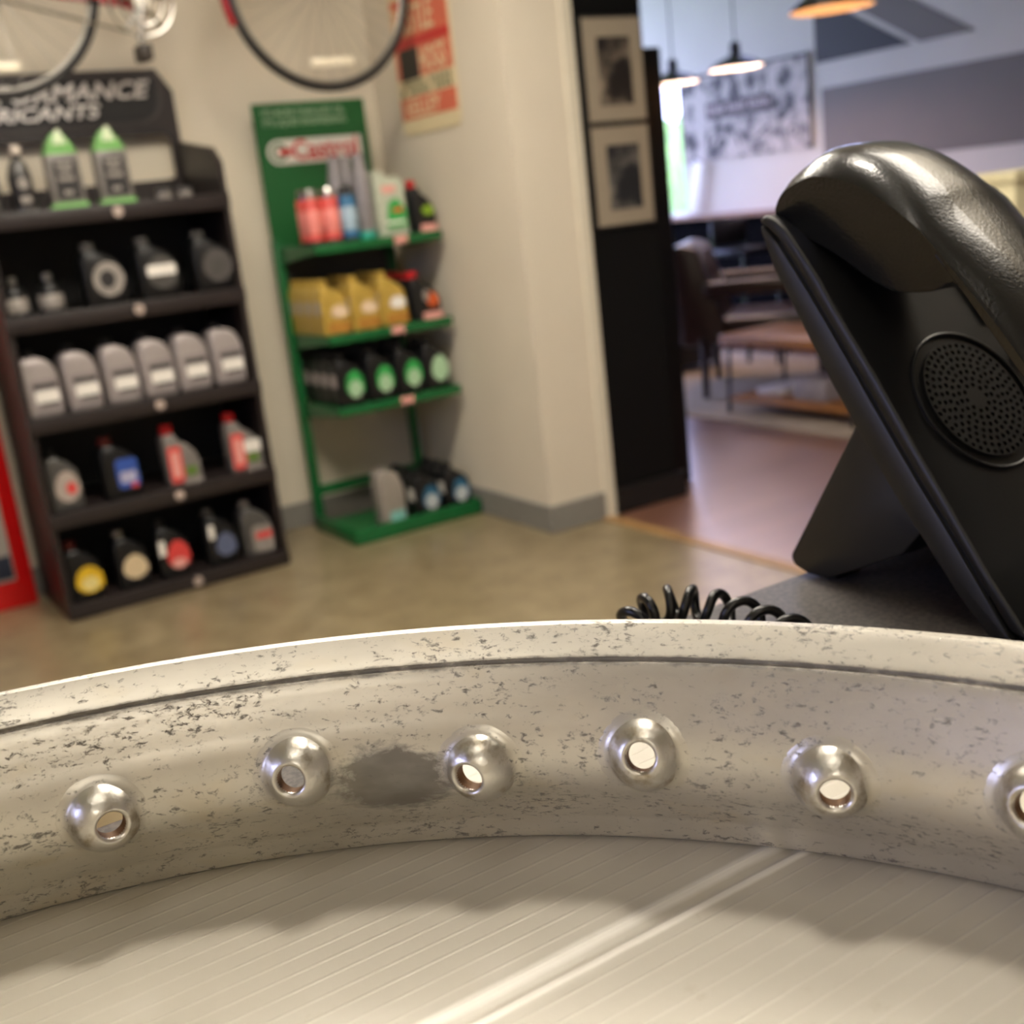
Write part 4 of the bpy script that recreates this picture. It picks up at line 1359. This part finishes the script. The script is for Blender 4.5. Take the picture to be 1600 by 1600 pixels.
tag(t, 'bright white card leaning on the ledge by the window', 'card')

# pendant lamps
for i, (x, y, z0, cl, pw, where) in enumerate(((4.80, 5.05, 1.725, (1, .66, .50), 110, 'in front of the banner'), (4.80, 5.575, 1.715, (1, .66, .50), 110, 'half hidden by the black cabinet'), (3.42, 3.10, 1.690, (1, .42, .12), 14, 'with orange glow, nearest the counter'))):
    t = thing('pendant_lamp', 'dark metal pendant lamp ' + where, 'lamp', (x, y, z0), 'pendant lamps')
    out = [(.148, 0), (.146, .012), (.10, .045), (.05, .062), (.030, .075), (.027, .13), (.012, .14)]
    inn = [(.0115, .132), (.024, .122), (.027, .072), (.048, .057), (.098, .040), (.143, .008), (.146, 0)]
    MB().lathe(out, n=36, cap=False).build('shade', mat('shade_black', '17161a', .4), t)
    MB().lathe(inn, n=36, cap=False).build('reflector', mat('shade_white', 'f2ede6', .5, var=.02), t)
    MB().lathe([(.001, .022), (.055, .026), (.085, .034), (.03, .05), (.012, .085)], n=24).build('bulb', mat('lit_bulb_%d' % i, 'ffffff', .4, var=0, emit=cl, power=pw), t)
    MB().cyl((0, 0, .135), (0, 0, CEIL_B - z0), .004, n=8).build('cord', black_pl, t)

# ------------------------------------------------------------------ lounge furniture
rug = MB().rbox(3.85, 5.5, 3.0, 6.6, 0, .012, .004).build('area_rug', mat('beige_rug', '9c8d7b', .95, var=.12, scale=25, bump=.4, bscale=400))
tag(rug, 'large beige rug under the armchair and coffee table', 'rug')
leather = mat('brown_leather', '2c1a16', .34, var=.15, scale=20, bump=.2, bscale=120)
dkwood = mat('dark_leg_wood', '1d0f0b', .4, var=.15)
t = thing('armchair', 'dark brown leather armchair with wooden legs on the beige rug', 'armchair', (4.62, 4.82, .012), rot=(0, 0, math.radians(42)))
MB().rbox(-.30, .30, -.36, .22, .30, .42, .04, 3).build('seat', leather, t, 60)
MB().prism([(.10, .28), (.38, .28), (.42, .80), (.36, .83), (.26, .80)], -.33, .33, 'x', .035, 3).build('backrest', leather, t, 60)
for x in (-.37, .29):
    MB().rbox(x, x + .085, -.40, .24, .54, .62, .025, 3).build('armrest', leather, t, 60)
    MB().rbox(x + .02, x + .065, -.36, -.30, .30, .55, .008).build('arm_post', dkwood, t)
for x in (-.33, .33):
    for y in (-.36, .26):
        MB().cyl((x, y, 0), (x * .97, y * .97, .32), .018, .028, 10).build('leg', dkwood, t)
t = thing('side_cabinet', 'low dark side cabinet with shiny top behind the armchair', 'cabinet', (4.80, 5.78, .012))
MB().rbox(-.22, .22, -.20, .22, .04, .52, .006).build('body', mat('navy_black_panel', '12131b', .45), t)
MB().rbox(-.24, .24, -.22, .24, .52, .545, .005).build('top', mat('glossy_dark_top', '2a2a33', .14), t)
for x in (-.2, .2):
    for y in (-.18, .2):
        MB().box(x - .012, x + .012, y - .012, y + .012, 0, .04).build('foot', black_pl, t, 0)
tblw = wood_material('table_wood', '7a4e2c', 'a8743f', .3, 2, 9)
t = thing('coffee_table', 'wooden coffee table with lower shelf and thin black legs', 'table', (4.18, 3.98, .012))
MB().rbox(-.22, .22, -.42, .42, .345, .395, .006).build('top', tblw, t)
MB().rbox(-.20, .20, -.39, .39, .06, .085, .005).build('shelf', tblw, t)
for x in (-.195, .195):
    for y in (-.40, .40):
        MB().cyl((x, y, 0), (x * .96, y * .96, .346), .010, .010, 8).build('leg', black_pl, t)
for i, (x, y, zz, w_, d_, h_, c, tx) in enumerate(((4.20, 4.20, .097, .22, .18, .03, 'c9c2c4', 'stack of pale magazines on the lower coffee table shelf'), (4.18, 3.90, .097, .26, .2, .10, '8c8488', 'grey storage basket on the lower coffee table shelf'))):
    o = MB().rbox(x - w_ / 2, x + w_ / 2, y - d_ / 2, y + d_ / 2, zz, zz + h_, .006).build(['magazine_stack', 'storage_basket'][i], mat('shelf_item_%d' % i, c, .6, var=.2, scale=30))
    tag(o, tx, ['magazines', 'basket'][i])
for i, (x, y) in enumerate(((5.35, 5.65), (5.35, 5.05))):
    t = thing('bar_stool', ['dark metal bar stool by the lounge wall, left of two', 'dark metal bar stool by the lounge wall, right of two'][i], 'stool', (x, y, .012 if y < 6.6 else 0), 'bar stools')
    MB().rbox(-.16, .16, -.16, .16, .66, .70, .01).build('seat', mat('gunmetal', '23252c', .3, metal=.6), t)
    MB().rbox(-.15, .15, .12, .145, .72, .88, .008).build('back_plate', MATS['gunmetal'], t)
    for a in (-.14, .14):
        MB().cyl((a, .13, .69), (a, .135, .88), .011, n=8).build('back_post', MATS['gunmetal'], t)
        for b in (-.14, .14):
            MB().cyl((a * 1.25, b * 1.25, 0), (a, b, .67), .013, n=8).build('leg', MATS['gunmetal'], t)
# cream service counter at the right edge of the lounge
t = thing('low_partition', 'cream painted low partition wall at the right behind the telephone', 'partition', (2.88, 2.0, 0))
MB().rbox(0, 1.6, 0, .11, .08, 1.062, .006).build('body', mat('cream_partition_paint', 'd6cda6', .55, var=.03), t)
MB().rbox(-.008, 1.608, -.008, .118, 1.062, 1.092, .004).build('cap', MATS['cream_partition_paint'], t)
MB().rbox(-.004, 1.604, -.006, .116, 0, .08, .003).build('plinth', base_m, t)
